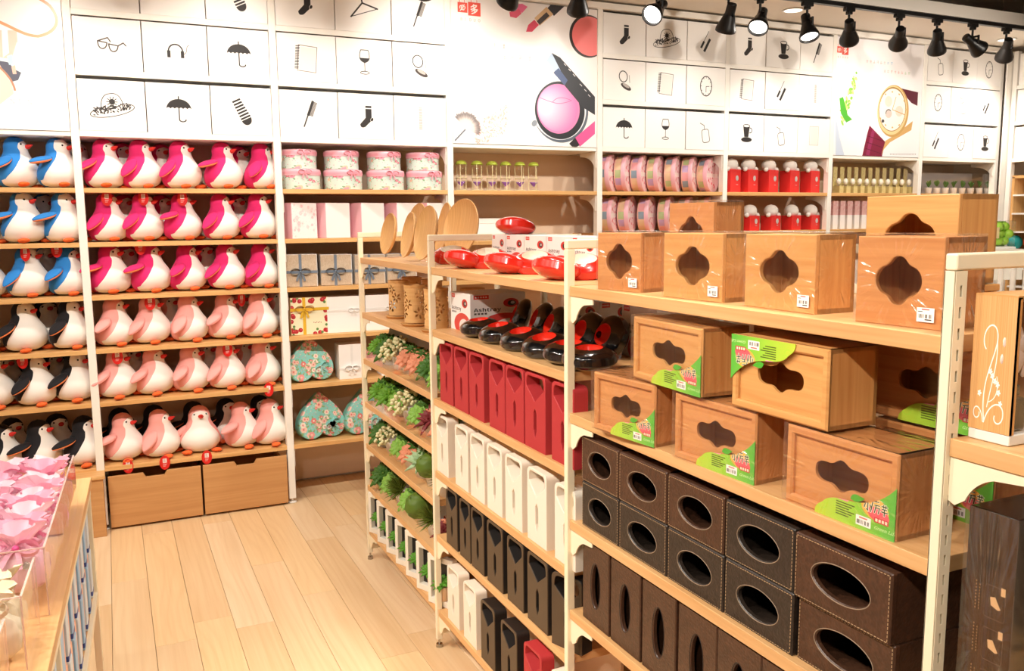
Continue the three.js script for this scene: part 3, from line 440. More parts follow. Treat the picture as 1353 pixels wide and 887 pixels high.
function patch(f, nu, nv, v0, v1, vpow = (t) => t) { // f(u in 0..1, v) -> phi
  const pos = [], nor = [], idx = [];
  for (let j = 0; j <= nv; j++) for (let i = 0; i <= nu; i++) {
    const v = v0 + (v1 - v0) * vpow(j / nv), phi = f(i / nu, v), p = surf(phi, v), e = 0.002;
    const a = surf(phi + 0.02, v).sub(surf(phi - 0.02, v)), b = surf(phi, Math.min(1, v + e)).sub(surf(phi, Math.max(0, v - e)));
    const n = a.cross(b).normalize(); if (v < 0.003) n.set(0, -1, 0); if (v > 0.997) n.set(0, 1, 0); if (!isFinite(n.x)) n.set(0, 1, 0);
    pos.push(p.x, p.y, p.z); nor.push(n.x, n.y, n.z);
  }
  for (let j = 0; j < nv; j++) for (let i = 0; i < nu; i++) { const a = j * (nu + 1) + i, b = a + 1, c = a + nu + 1, d = c + 1; idx.push(a, b, d, a, d, c); }
  const g = new THREE.BufferGeometry(); g.setAttribute('position', new THREE.Float32BufferAttribute(pos, 3)); g.setAttribute('normal', new THREE.Float32BufferAttribute(nor, 3)); g.setIndex(idx); return g;
}
function penguinBody(boundPts, vTop) {
  const bd = cr(boundPts), B = (v) => (v >= vTop ? 0 : Math.max(0, bd(v)) * DEG);
  const ease = (t) => 0.5 - 0.5 * Math.cos(Math.PI * t) * (0.55) - 0.45 * (0.5 - t) * 1;
  const lin = (t) => t;
  const belly = patch((u, v) => -B(v) + 2 * B(v) * u, 16, 30, 0, vTop, lin);
  const back = patch((u, v) => B(v) + (2 * Math.PI - 2 * B(v)) * u, 26, 34, 0, 1, lin);
  return { belly, back };
}
const BODY_A = penguinBody([[-0.05, 105], [0, 105], [0.12, 92], [0.3, 70], [0.46, 58], [0.6, 46], [0.68, 44], [0.76, 52], [0.83, 48], [0.88, 32], [0.91, 0], [0.95, -60]], 0.91);
const BODY_B = penguinBody([[-0.05, 120], [0, 120], [0.12, 105], [0.3, 88], [0.46, 76], [0.6, 66], [0.68, 64], [0.78, 76], [0.88, 74], [0.94, 50], [0.965, 0], [0.99, -60]], 0.965);
function wingGeo(len, wid, th) {
  const g = new THREE.SphereGeometry(1, 18, 12); const p = g.attributes.position;
  for (let i = 0; i < p.count; i++) { let x = p.getX(i), y = p.getY(i), z = p.getZ(i); const t = (y + 1) / 2; const w = wid * (0.72 + 0.42 * Math.sin(t * 2.2)); p.setXYZ(i, x * th * 0.5, (y - 1) * len / 2, z * w * 0.5); }
  g.computeVertexNormals(); return g;
}
const wingOut = wingGeo(0.122, 0.056, 0.026), wingIn = wingGeo(0.119, 0.057, 0.022);
const footGeo = (() => { const g = new THREE.SphereGeometry(1, 18, 10); const p = g.attributes.position; for (let i = 0; i < p.count; i++) { const x = p.getX(i), y = p.getY(i), z = p.getZ(i); const toe = z > 0 ? 1 + 0.16 * Math.cos(x * 7) * z : 1; p.setXYZ(i, x * 0.024 * (z > 0 ? 1.12 : 0.8), y * 0.011, z * 0.03 * toe); } g.computeVertexNormals(); return g; })();
const beakGeo = (() => { const g = new THREE.SphereGeometry(1, 16, 12); const p = g.attributes.position; for (let i = 0; i < p.count; i++) { const x = p.getX(i), y = p.getY(i), z = p.getZ(i); const k = 1 - 0.55 * Math.max(0, z); p.setXYZ(i, x * 0.013 * k, y * 0.0105 * k + 0.004 * Math.max(0, z), z * 0.023); } g.computeVertexNormals(); return g; })();
const eyeGeo = new THREE.SphereGeometry(0.0045, 10, 8);
const tagTex = canvasTex(128, 128, (x) => { x.fillStyle = '#d8201c'; x.fillRect(0, 0, 128, 128); x.fillStyle = '#f8f2ee'; x.fillRect(40, 28, 48, 38); x.fillStyle = '#b34a44'; for (let k = 0; k < 4; k++) x.fillRect(44, 33 + k * 8, 30 + (k % 2) * 10, 3); x.fillStyle = '#f2d9d4'; for (let k = 0; k < 3; k++) x.fillRect(42, 76 + k * 9, 44 - k * 6, 3); });
const tagMat = std(0xffffff, 0.4, { map: tagTex });
const tagGeo = (() => { const g = new THREE.CircleGeometry(1, 24).scale(0.025, 0.036, 1); const b = new THREE.CircleGeometry(1, 24).scale(0.025, 0.036, 1).rotateY(Math.PI).translate(0, 0, -0.0012); const rim = cyl(1, 1, 0.0012, 24, 0, 0, 0, true).rotateX(Math.PI / 2).scale(0.025, 0.036, 1).translate(0, 0, -0.0006); return merge([g, b, rim]); })();
const fabricBump = dataTex(128, 128, (u, v) => { const n = 128 + 50 * (vnoise(u * 64, v * 64, 3, 64, 64) - 0.5) + 60 * (vnoise(u * 8, v * 8, 4, 8, 8) - 0.5); return [n, n, n]; }, false, [1, 1]);
const plush = (c) => phy({ color: c, roughness: 0.85, sheen: 0.25, sheenRoughness: 0.6, sheenColor: new THREE.Color(0xffffff) });
const PM = { white: plush(0xfaf5ee), blue: plush(0x2c86d6), pink: plush(0xe22672), pale: plush(0xf7aaa3), black: plush(0x17151b), orange: plush(0xf26a2a), beak: plush(0xdc2f27), eye: std(0x0b0908, 0.2), trim: plush(0xf08a52) };
const PENGUIN = {};
function makePenguin(kind, variant) {
  const key = kind + variant; if (PENGUIN[key]) return PENGUIN[key];
  const t = new THREE.Group(); t.name = 'plush_penguin';
  const B = kind === 'black' && variant !== 2 ? BODY_B : kind === 'blue' ? (variant ? BODY_B : BODY_A) : BODY_A;
  part('belly', B.belly, PM.white, t, 'white belly and face'); part('back', B.back, PM[kind], t);
  const out = [[60, 30], [46, 24], [74, 44]][variant % 3];
  for (const s of [-1, 1]) {
    const w = new THREE.Group(); const wing = part('wing', wingOut, PM[kind], t); const a = s < 0 ? out[0] : out[1];
    const sh = surf(s * 88 * DEG, 0.585); wing.position.set(sh.x * 0.9, sh.y, sh.z); wing.rotation.set(0.12 + 0.1 * variant, 0, s * a * DEG, 'ZXY');
    const lin = part('wing_lining', wingIn, kind === 'pale' ? PM.pale : PM.trim, wing); lin.position.set(-s * 0.005, -0.0016, 0);
  }
  for (const s of [-1, 1]) { const f = part('foot', footGeo, PM.orange, t, 'orange foot'); f.position.set(s * 0.07, 0.011, 0.072); f.rotation.y = s * 0.75; f.rotation.x = -0.12; }
  const bk = part('beak', beakGeo, PM.beak, t, 'red beak'); const h = surf(0, 0.795); bk.position.set(0, h.y, h.z + 0.008); bk.rotation.x = -0.22;
  for (const s of [-1, 1]) { const e = part('eye', eyeGeo, PM.eye, t, 'black eye'); e.position.copy(surf(s * 34 * DEG, 0.83)); }
  return (PENGUIN[key] = t);
}
const KINDWORD = { blue: 'sky blue', pink: 'hot pink', pale: 'pale pink', black: 'black' };
function penguin(kind, variant, x, y, z, turn, scale, label, group, tagAt) {
  const o = makePenguin(kind, variant).clone(); o.name = numbered('plush_penguin'); scene.add(o); o.position.set(x, y, z); o.rotation.set(-0.02, turn, rr(-0.03, 0.03)); o.scale.setScalar(scale);
  tag(o, label, 'plush toy', group);
  if (tagAt) { const g = part('hang_tag', tagGeo, tagMat, o, 'red oval price tag'); g.position.set(...tagAt).applyAxisAngle(V3(0, 1, 0), -turn); g.rotation.y = -turn + (hash(Math.round(x * 999), 1, 1) - 0.5) * 1.2; }
  return o;
}
// rows: photo x of the body centre; tags as [offset in the toy's frame]
const TAG = { head: [0.012, 0.205, 0.085], side: [-0.03, 0.22, 0.075], low: [0.02, -0.012, 0.124], wide: [0.09, 0.2, 0.05] };
const ROWS = [
  { y: 0, kind: 'blue', px: [17, 73, -42], tags: {} }, { y: 1, kind: 'blue', px: [28, 82, -34], tags: { } }, { y: 2, kind: 'blue', px: [33, 87, -26], tags: { 0: 'head', 1: 'side' } },
  { y: 3, kind: 'black', px: [30, 89, -34], tags: {} }, { y: 4, kind: 'black', px: [44, 97, -14], tags: { 0: 'side' } }, { y: 5, kind: 'black', px: [48, 108, -2], tags: {}, v: 2 },
  { y: 0, kind: 'pink', px: [135, 183, 236, 291, 345], tags: {} }, { y: 1, kind: 'pink', px: [139, 186, 237, 289, 341], tags: { 0: 'head', 1: 'head', 2: 'head' } }, { y: 2, kind: 'pink', px: [142, 196, 244, 296, 345], tags: { 1: 'side' } },
  { y: 3, kind: 'pale', px: [148, 196, 247, 295, 343], tags: { 1: 'head', 3: 'wide' } }, { y: 4, kind: 'pale', px: [153, 201, 250, 297, 347], tags: { 0: 'head', 3: 'head', 4: 'low' } }, { y: 5, kind: 'pale', px: [160, 208, 263, 317, 358], tags: { 0: 'low', 1: 'low', 2: 'low' } }];
const ROWY = [215, 285, 355, 430, 500, 570];
ROWS.forEach((row, ri) => {
  const y = SH[row.y];
  row.px.forEach((px, i) => {
    const face = ri === 11 && i === 2, depth = 0.125 + 0.02 * hash(ri, i, 8), z = WZ - depth + 0.01;
    const p = onZ(px - (i === 4 ? 3 : 0), ROWY[row.y], z); const variant = row.v !== undefined ? row.v : (row.kind === 'black' ? 0 : (i === 4 ? 1 : Math.floor(hash(ri, i, 4) * 2.99)));
    const nth = px < 95 && ri < 6 ? ORD[[1, 0, 2][i]] + ' from the pink penguins' : ORD[i] + ' from the blue bay post';
    penguin(row.kind, variant, p.x, y + 0.001, z, face ? 0.05 : 1.0 + 0.36 * (hash(ri, i, 5) - 0.4), 0.985 + 0.03 * hash(ri, i, 6),
      `${KINDWORD[row.kind]} plush penguin, ${ORD[row.y]} shelf below the boxes, ${nth}`, KINDWORD[row.kind] + ' plush penguins', row.tags[i] ? TAG[row.tags[i]] : null);
  });
});
// a second rank standing behind on the shelves
const BACKS = [[5, 'black', [[157, 560], [255, 556], [297, 553], [343, 550], [203, 560]]], [5, 'black', [[15, 572], [74, 568]]], [0, 'pink', [[313, 210], [160, 205], [212, 206]]], [1, 'pink', [[312, 280], [165, 280], [212, 280]]], [2, 'pink', [[270, 350], [168, 352]]], [3, 'pale', [[222, 425], [317, 420], [365, 418]]], [4, 'pale', [[275, 495], [322, 492], [176, 500]]], [3, 'black', [[60, 430]]], [4, 'black', [[70, 502], [10, 505]]], [1, 'blue', [[58, 285]]], [0, 'blue', [[100, 212]]], [2, 'blue', [[62, 355]]]];
BACKS.forEach(([r, kind, L], k) => L.forEach(([px, py], i) => {
  const z = WZ - 0.285, p = onZ(px, py, z);
  penguin(kind, 2, p.x, SH[r] + 0.001, z, 0.35 + 0.3 * hash(k, i, 3), 0.98, `${KINDWORD[kind]} plush penguin behind others, ${ORD[r]} shelf down, peeping ${['between the front ones', 'out behind the others', 'over the front row', 'past the last one', 'beside the post'][i]}${k === 1 || k >= 7 ? ', blue bay' : ''}`, 'plush penguins at the back');
}));
// ---------------------------------------------------------------- goods on the other wall bays
// flowered print used on tins and hearts
function floral(bg, cols, n, seed, w = 512, h = 256, leaf = '#8fb48a') {
  return canvasTex(w, h, (x) => {
    x.fillStyle = bg; x.fillRect(0, 0, w, h);
    for (let k = 0; k < n; k++) {
      const cx = hash(k, 1, seed) * w, cy = hash(k, 2, seed) * h, r = (0.03 + 0.04 * hash(k, 3, seed)) * h;
      x.fillStyle = leaf; for (let j = 0; j < 3; j++) { const a = hash(k, j + 5, seed) * 6.3; x.beginPath(); x.ellipse(cx + Math.cos(a) * r * 1.2, cy + Math.sin(a) * r * 1.2, r * 0.7, r * 0.3, a, 0, 7); x.fill(); }
      x.fillStyle = cols[k % cols.length]; for (let j = 0; j < 6; j++) { const a = j * 1.05; x.beginPath(); x.arc(cx + Math.cos(a) * r * 0.55, cy + Math.sin(a) * r * 0.55, r * 0.5, 0, 7); x.fill(); }
      x.fillStyle = cols[(k + 1) % cols.length]; x.beginPath(); x.arc(cx, cy, r * 0.35, 0, 7); x.fill();
    }
    for (let k = 0; k < n * 4; k++) { x.fillStyle = cols[(k + 2) % cols.length]; x.beginPath(); x.arc(hash(k, 8, seed) * w, hash(k, 9, seed) * h, h * 0.008, 0, 7); x.fill(); }
  });
}
// ribbon bow lying in the xy plane, facing +z
function bowGeo(s, tails = true) {
  const loop = (sg) => { const pts = []; for (let k = 0; k <= 14; k++) { const t = k / 14 * Math.PI * 2; pts.push(V3(sg * s * (0.5 - 0.5 * Math.cos(t)) * 1.0, s * 0.32 * Math.sin(t), s * 0.12 * Math.sin(t / 2))); } return strip(pts, V3(0, 0.25, 1), s * 0.34); };
  const out = [loop(1), loop(-1), sph(s * 0.14, s * 0.13, s * 0.12, 0, 0, s * 0.06, 10, 8)];
  if (tails) for (const sg of [-1, 1]) out.push(strip([V3(0, 0, s * 0.05), V3(sg * s * 0.22, -s * 0.38, s * 0.1), V3(sg * s * 0.4, -s * 0.95, s * 0.06)], V3(sg * 0.9, 0.35, 0), s * 0.22));
  return merge(out);
}
function strip(pts, side, w) { // flat ribbon of width w along pts
  const c = new THREE.CatmullRomCurve3(pts), n = 16, pos = [], idx = [], sd = side.clone().normalize().multiplyScalar(w / 2), nn = V3(0, 0, 0.0006);
  for (let i = 0; i <= n; i++) { const p = c.getPoint(i / n); for (const [e, f] of [[1, 1], [-1, 1], [-1, -1], [1, -1]]) { const q = p.clone().addScaledVector(sd, e).addScaledVector(nn, f); pos.push(q.x, q.y, q.z); } }
  for (let i = 0; i < n; i++) for (let k = 0; k < 4; k++) { const a = i * 4 + k, b = i * 4 + (k + 1) % 4, d = a + 4, e = b + 4; idx.push(a, b, e, a, e, d); }
  const g = new THREE.BufferGeometry(); g.setAttribute('position', new THREE.Float32BufferAttribute(pos, 3)); g.setIndex(idx); const q = g.toNonIndexed(); q.computeVertexNormals(); return q;
}
const G = {};
G.tinPrint = std(0xffffff, 0.35, { map: floral('#d5e6dc', ['#ef9fb2', '#e8748c', '#f7d3d8', '#f2c9a8'], 80, 5) });
G.tinPrint2 = std(0xffffff, 0.35, { map: floral('#f6d2d8', ['#ee9ab0', '#e77a94', '#fbe8ea', '#d9e6d8'], 34, 6) });
G.pink = std(0xf4bcc8, 0.4); G.pinkDeep = std(0xe88da4, 0.45);
G.ribbonPink = std(0xf4a9b8, 0.35, { side: THREE.DoubleSide }); G.ribbonGrey = std(0x76818f, 0.3, { side: THREE.DoubleSide }); G.ribbonGold = std(0xe2b53a, 0.3, { side: THREE.DoubleSide }); G.ribbonWhite = std(0xf3f0ec, 0.3, { side: THREE.DoubleSide }); G.ribbonTeal = std(0xa9dcd8, 0.35, { side: THREE.DoubleSide });
function tin(label, x, y, z, r, h, turn) {
  const t = thing('flowered_tin', label, 'tin', [x, y, z], turn, 'flowered tins stacked in pairs');
  part('drum', lathe([[0, 0], [r - 0.003, 0], [r, 0.003], [r, h * 0.72]], 36), G.tinPrint, t);
  part('lid', lathe([[r + 0.002, h * 0.68], [r + 0.003, h * 0.7], [r + 0.003, h - 0.006], [r - 0.002, h], [0, h]], 36), G.pink, t);
  part('ribbon', cyl(r + 0.0045, r + 0.0045, 0.012, 36, 0, h * 0.82, 0, true), G.ribbonPink, t);
  const b = part('bow', bowGeo(0.034), G.ribbonPink, t); b.position.set(0.012, h * 0.84, r + 0.006);
}
[[397, 'nearest the penguin bay'], [453, 'next to the first pair'], [509, 'third along the shelf'], [560, 'beside the poster bay post']].forEach(([px, w], i) => {
  const p = onZ(px, 230, WZ - 0.115);
  tin(`round flowered pink tin, lower of the pair ${w}`, p.x, SH[0], WZ - 0.115, 0.1, 0.105, rr(-0.2, 0.2)); tin(`smaller round flowered tin on top of the pair ${w}`, p.x - 0.006, SH[0] + 0.1055, WZ - 0.115, 0.09, 0.1, rr(-0.2, 0.2));
});
// white and pink gift bags on the second shelf
const roseWash = std(0xffffff, 0.5, { map: floral('#fbf1f0', ['#f6d5d8', '#f9e4e2', '#f3c6cc'], 26, 12, 256, 256, '#f4e6e2') });
G.bagWhite = std(0xfcf8f4, 0.5);
[[392, roseWash, 'flowery'], [436, G.bagWhite, 'white'], [482, G.bagWhite, 'plain white'], [528, G.bagWhite, 'second plain white'], [567, G.bagWhite, 'last plain white']].forEach(([px, mat, w], i) => {
  const p = onZ(px, 290, WZ - 0.12), t = thing('gift_carton', `${w} gift carton with pink side on the second gift shelf`, 'box', [p.x, SH[1], WZ - 0.13], 0.34, 'gift cartons with pink sides');
  part('body', [rbox(0.15, 0.185, 0.16, 0.002, 0, 0.0925, 0)], i % 2 ? G.pink : G.pink, t);
  part('front', rbox(0.148, 0.183, 0.003, 0.001, 0, 0.0925, 0.0815), mat, t);
});
// kraft boxes with grey bows
G.kraft = std(0xffffff, 0.6, { map: dataTex(256, 256, (u, v) => { const n = vnoise(u * 60, v * 60, 7, 60, 60) * 0.5 + vnoise(u * 90, v * 20, 8, 90, 20) * 0.5; return mixc([216, 196, 172], [186, 160, 132], n); }) });
G.silver = std(0xf1efec, 0.4);
[[398, 0.17, 'beside the penguin bay'], [444, 0.165, 'in the middle of its shelf'], [488, 0.16, 'behind the gondola frame'], [530, 0.16, 'near the poster bay']].forEach(([px, h, w], i) => {
  const p = onZ(px, 350, WZ - 0.1), t = thing('kraft_gift_box', `kraft gift box with grey ribbon bow ${w}`, 'box', [p.x, SH[2], WZ - 0.13], -0.12, 'kraft boxes with grey bows');
  part('body', rbox(0.166, h, 0.17, 0.002, 0, h / 2, -0.012), G.silver, t); part('front', rbox(0.16, h - 0.004, 0.012, 0.001, -0.003, h / 2, 0.079), G.kraft, t);
  part('ribbon', [box(0.168, 0.014, 0.003, 0, h * 0.46, 0.086), box(0.014, h, 0.003, -0.006, h / 2, 0.086)], G.ribbonGrey, t);
  const b = part('bow', bowGeo(0.052), G.ribbonGrey, t); b.position.set(-0.006, h * 0.47, 0.09);
});
// rose box with gold ribbon and white boxes
{
  const p = onZ(409, 415, WZ - 0.06), roses = std(0xffffff, 0.45, { map: canvasTex(256, 256, (x) => { x.fillStyle = '#f4ecc9'; x.fillRect(0, 0, 256, 256); for (let k = 0; k < 40; k++) { const e = k % 4, a = hash(k, 1, 3) * 256, q = hash(k, 2, 3) * 34; const c = e === 0 ? [a, q] : e === 1 ? [a, 256 - q] : e === 2 ? [q, a] : [256 - q, a]; x.fillStyle = k % 3 ? '#b3262e' : '#5f8a4a'; x.beginPath(); x.arc(c[0], c[1], k % 3 ? 15 : 9, 0, 7); x.fill(); if (k % 3) { x.fillStyle = '#d8545a'; x.beginPath(); x.arc(c[0] + 3, c[1] - 3, 6, 0, 7); x.fill(); } } x.fillStyle = '#a35a48'; for (let k = 0; k < 6; k++) x.fillRect(150 + k * 10, 172 + (k % 2) * 3, 6, 5); }) });
  const t = thing('rose_gift_box', 'cream gift box bordered with red roses and gold ribbon', 'box', [p.x, SH[3], WZ - 0.05], 0.04);
  part('body', rbox(0.205, 0.2, 0.075, 0.002, 0, 0.1, -0.04), std(0xc9a77c, 0.6), t); part('front', T(new THREE.PlaneGeometry(0.2, 0.196), 0, 0.1, -0.0018), roses, t);
  part('ribbon', [box(0.206, 0.016, 0.002, 0, 0.135, -0.001), box(0.016, 0.2, 0.002, -0.03, 0.1, -0.001)], G.ribbonGold, t); const b = part('bow', bowGeo(0.05), G.ribbonGold, t); b.position.set(-0.03, 0.14, 0.004);
  [[455, 'beside the rose box'], [505, 'behind the plate shelf'], [552, 'next to the poster bay']].forEach(([px, w], i) => { const q = onZ(px, 415, WZ - 0.06), u = thing('white_gift_box', `plain white gift box with pale ribbon ${w}`, 'box', [q.x, SH[3], WZ - 0.09], -0.05, 'plain white gift boxes'); part('body', rbox(0.185, 0.195, 0.12, 0.002, 0, 0.0975, -0.02), G.bagWhite, u); part('ribbon', [box(0.186, 0.012, 0.002, 0, 0.12, 0.041)], G.ribbonWhite, u); const bb = part('bow', bowGeo(0.03), G.ribbonWhite, u); bb.position.set(0.05, 0.12, 0.045); });
  [[465, 4, 'beside the upper heart box'], [520, 4, 'behind the bamboo cups']].forEach(([px, s, w]) => { const q = onZ(px, 480, WZ - 0.06), u = thing('white_gift_box', `white gift box with bow ${w}`, 'box', [q.x, SH[s], WZ - 0.09], -0.05, 'plain white gift boxes'); part('body', rbox(0.14, 0.19, 0.12, 0.002, 0, 0.095, -0.02), G.bagWhite, u); part('ribbon', [box(0.141, 0.012, 0.002, 0, 0.06, 0.041), box(0.012, 0.19, 0.002, 0, 0.095, 0.041)], G.ribbonWhite, u); const bb = part('bow', bowGeo(0.04), G.ribbonWhite, u); bb.position.set(0, 0.062, 0.046); });
}
// heart boxes standing tip up
const heartShape = (() => { const s = new THREE.Shape(); s.moveTo(0, 0.125); s.bezierCurveTo(-0.04, 0.09, -0.118, 0.03, -0.116, -0.035); s.bezierCurveTo(-0.114, -0.1, -0.04, -0.115, 0, -0.07); s.bezierCurveTo(0.04, -0.115, 0.114, -0.1, 0.116, -0.035); s.bezierCurveTo(0.118, 0.03, 0.04, 0.09, 0, 0.125); return s; })();
const heartGeo = extrude(heartShape, 0.06, 0.004, 20), heartLid = (() => { const g = extrude(heartShape, 0.028, 0.003, 20).scale(1.025, 1.025, 1); const p = g.attributes.position, uv = g.attributes.uv; for (let i = 0; i < p.count; i++) uv.setXY(i, p.getX(i) / 0.25 + 0.5, p.getY(i) / 0.25 + 0.5); return g; })();
const heartPrint = std(0xffffff, 0.4, { map: floral('#8ed4cc', ['#ef9d9d', '#f6cdbd', '#e9857f', '#f7e9d8'], 62, 33, 512, 512, '#8db783') }), heartSide = std(0x7cc4b4, 0.45);
[[413, 485, 4, 'on the shelf above the other hearts', 1.04], [427, 557, 5, 'on the lowest shelf near the penguin bay', 1.1], [488, 553, 5, 'on the lowest shelf behind the gondola', 1.1]].forEach(([px, py, s, w, k], i) => {
  const p = onZ(px, py, WZ - 0.04), t = thing('heart_box', `teal flowered heart shaped box standing tip up ${w}`, 'box', [p.x, SH[s] + 0.103 * k, WZ - 0.085], 0.16, 'teal heart boxes'); t.scale.setScalar(k); t.rotation.x = -0.14; t.rotation.order = 'YXZ';
  part('body', heartGeo.clone().translate(0, 0, -0.06), heartSide, t); part('lid', heartLid.clone().translate(0, 0, -0.018), heartPrint, t);
  const b = part('bow', bowGeo(0.042), G.ribbonTeal, t); b.position.set(0.05, -0.035, 0.014); b.rotation.z = 0.5;
  if (i === 1) { const h = part('heart_sticker', extrude(heartShape, 0.002).scale(0.13, -0.13, 1), std(0xd83a34, 0.4), t); h.position.set(0.048, -0.035, 0.024); }
});
// ---------------------------------------------------------------- hourglasses under the cosmetics poster
{
  const glass = phy({ color: 0xffffff, roughness: 0.03, transmission: 1, thickness: 0 }), cap = std(0xb9c94a, 0.35), sand = std(0x9a63c8, 0.7), rod = std(0xe9dcae, 0.35);
  const bulb = lathe([[0.004, 0.07], [0.006, 0.075], [0.021, 0.092], [0.026, 0.112], [0.02, 0.132], [0.01, 0.14]], 20), bulb2 = lathe([[0.01, 0.006], [0.02, 0.012], [0.026, 0.03], [0.021, 0.052], [0.006, 0.068], [0.004, 0.072]], 20);
  [609, 630, 650, 668, 687, 705].forEach((px, i) => {
    const p = onZ(px, 220, WZ - 0.1), t = thing('hourglass', `small hourglass with purple sand and green cap, ${ORD[i]} from the tin shelf post`, 'hourglass', [p.x, SH[0] + 0.001, WZ - 0.1], 0.1 * i, 'hourglasses on one shelf');
    part('cap', lathe([[0, 0.146], [0.034, 0.146], [0.034, 0.152], [0.024, 0.166], [0, 0.171]], 6), cap, t, 'green top cap'); part('base', [lathe([[0, 0], [0.034, 0], [0.034, 0.006], [0, 0.007]], 6)], rod, t); part('collar', lathe([[0.007, 0.068], [0.034, 0.07], [0.034, 0.074], [0.007, 0.076]], 6), rod, t);
    for (let k = 0; k < 3; k++) part('rod', cyl(0.002, 0.002, 0.142, 6, 0.03 * Math.cos(k * 2.09), 0.076, 0.03 * Math.sin(k * 2.09)), rod, t);
    part('bulb', bulb, glass, t); part('bulb', bulb2, glass, t); part('sand', lathe([[0, 0.03], [0.004, 0.031], [0.022, 0.052], [0.0235, 0.055], [0, 0.056]], 16).translate(0, -0.004, 0), sand, t, 'purple sand');
  });
  const q = onZ(655, 300, WZ - 0.12), t = thing('white_carton', 'plain white carton low in the bay under the cosmetics poster', 'box', [q.x, SH[1] - 0.03, WZ - 0.16], 0); part('body', rbox(0.3, 0.115, 0.16, 0.002, 0, 0.0575, 0), G.bagWhite, t); part('lid', rbox(0.304, 0.03, 0.164, 0.002, 0, 0.112, 0), M.white, t);
}
// ---------------------------------------------------------------- round pink boxes standing on edge
{
  const side = std(0xffffff, 0.4, { map: canvasTex(512, 64, (x) => { x.fillStyle = '#eeb9a8'; x.fillRect(0, 0, 512, 64); const c = ['#e9c7a0', '#b8c48e', '#c3a3c9', '#f0a9ae', '#8fa0ae', '#e9c7a0']; for (let k = 0; k < 14; k++) { x.fillStyle = c[k % 6]; x.fillRect(k * 37, 8, 34, 48); } }) });
  const face = std(0xffffff, 0.35, { map: canvasTex(256, 256, (x) => { x.fillStyle = '#f7d3d4'; x.fillRect(0, 0, 256, 256); for (let k = 0; k < 22; k++) { x.fillStyle = ['#e4566e', '#d93a58', '#f0a0ac'][k % 3]; x.beginPath(); x.arc(100 + 60 * Math.sin(k * 0.7), 30 + k * 9, 7 + 4 * hash(k, 1, 2), 0, 7); x.fill(); } x.fillStyle = '#fbe9e4'; x.fillRect(0, 118, 256, 30); }) });
  const r = 0.112, w = 0.062;
  const row = (list, y, ry, sh) => list.forEach((px, i) => {
    const p = onZ(px, ry, WZ - 0.13), t = thing('round_gift_box', `round pink patchwork gift box on edge, ${ORD[i]} along the ${sh} shelf`, 'box', [p.x, y + r + 0.001, WZ - 0.13], 0.72 + (i === 6 ? -0.2 : 0), 'round pink gift boxes');
    part('side', cyl(r, r, w, 40, 0, 0, 0, true).rotateX(Math.PI / 2), side, t).rotation.z = i * 1.37; part('lid', [lathe([[r, 0], [r + 0.003, 0], [r + 0.003, 0.022], [r - 0.002, 0.026]], 40).rotateX(Math.PI / 2).translate(0, 0, w / 2 - 0.018)], G.pink, t); part('face', T(new THREE.CircleGeometry(r, 40), 0, 0, w / 2 + 0.007), face, t); part('base', T(new THREE.CircleGeometry(r, 40).rotateY(Math.PI), 0, 0, -w / 2), G.pink, t);
  });
  row([803, 824, 845, 866, 889, 911, 935], SH[0], 230, 'upper'); row([806, 828, 854, 880, 905, 930], SH[1], 300, 'lower');
  const x0 = PX[4], x1 = PX[5] - POST, t = thing('shelf_lip', 'low clear acrylic lip before the round pink boxes', 'shelf lip'); part('pane', box(x1 - x0, 0.03, 0.003, (x0 + x1) / 2, SH[0] + 0.0155, WZ - 0.004), M.acrylic, t);
}
// ---------------------------------------------------------------- red boxes with white plush lids
{
  const red = std(0xe0312f, 0.4), silver = std(0xc9c6c4, 0.35), fluff = plush(0xf5f1ea);
  const row = (list, y, ry, sh, h) => list.forEach((px, i) => {
    const p = onZ(px, ry, WZ - 0.1), t = thing('red_gift_box', `red gift box topped with white plush dome, ${ORD[i]} along the ${sh} shelf`, 'box', [p.x, y, WZ - 0.1], 0.22, 'red boxes with white plush tops');
    part('body', rbox(0.104, h, 0.09, 0.003, 0, h / 2, 0), red, t); part('plush_top', [sph(0.054, 0.042, 0.045, 0, h + 0.032, 0, 22, 14), sph(0.016, 0.016, 0.016, -0.056, h + 0.004, 0.02), sph(0.016, 0.016, 0.016, 0.056, h + 0.004, 0.02)], fluff, t, 'white plush top'); part('emblem', [sph(0.015, 0.018, 0.002, 0.012, h * 0.62, 0.0452), box(0.018, 0.003, 0.002, 0.012, h * 0.34, 0.0455)], silver, t);
  });
  row([965, 988, 1015, 1043, 1070], SH[0], 240, 'upper', 0.15); row([966, 990, 1018, 1045, 1070], SH[1], 300, 'lower', 0.1);
}
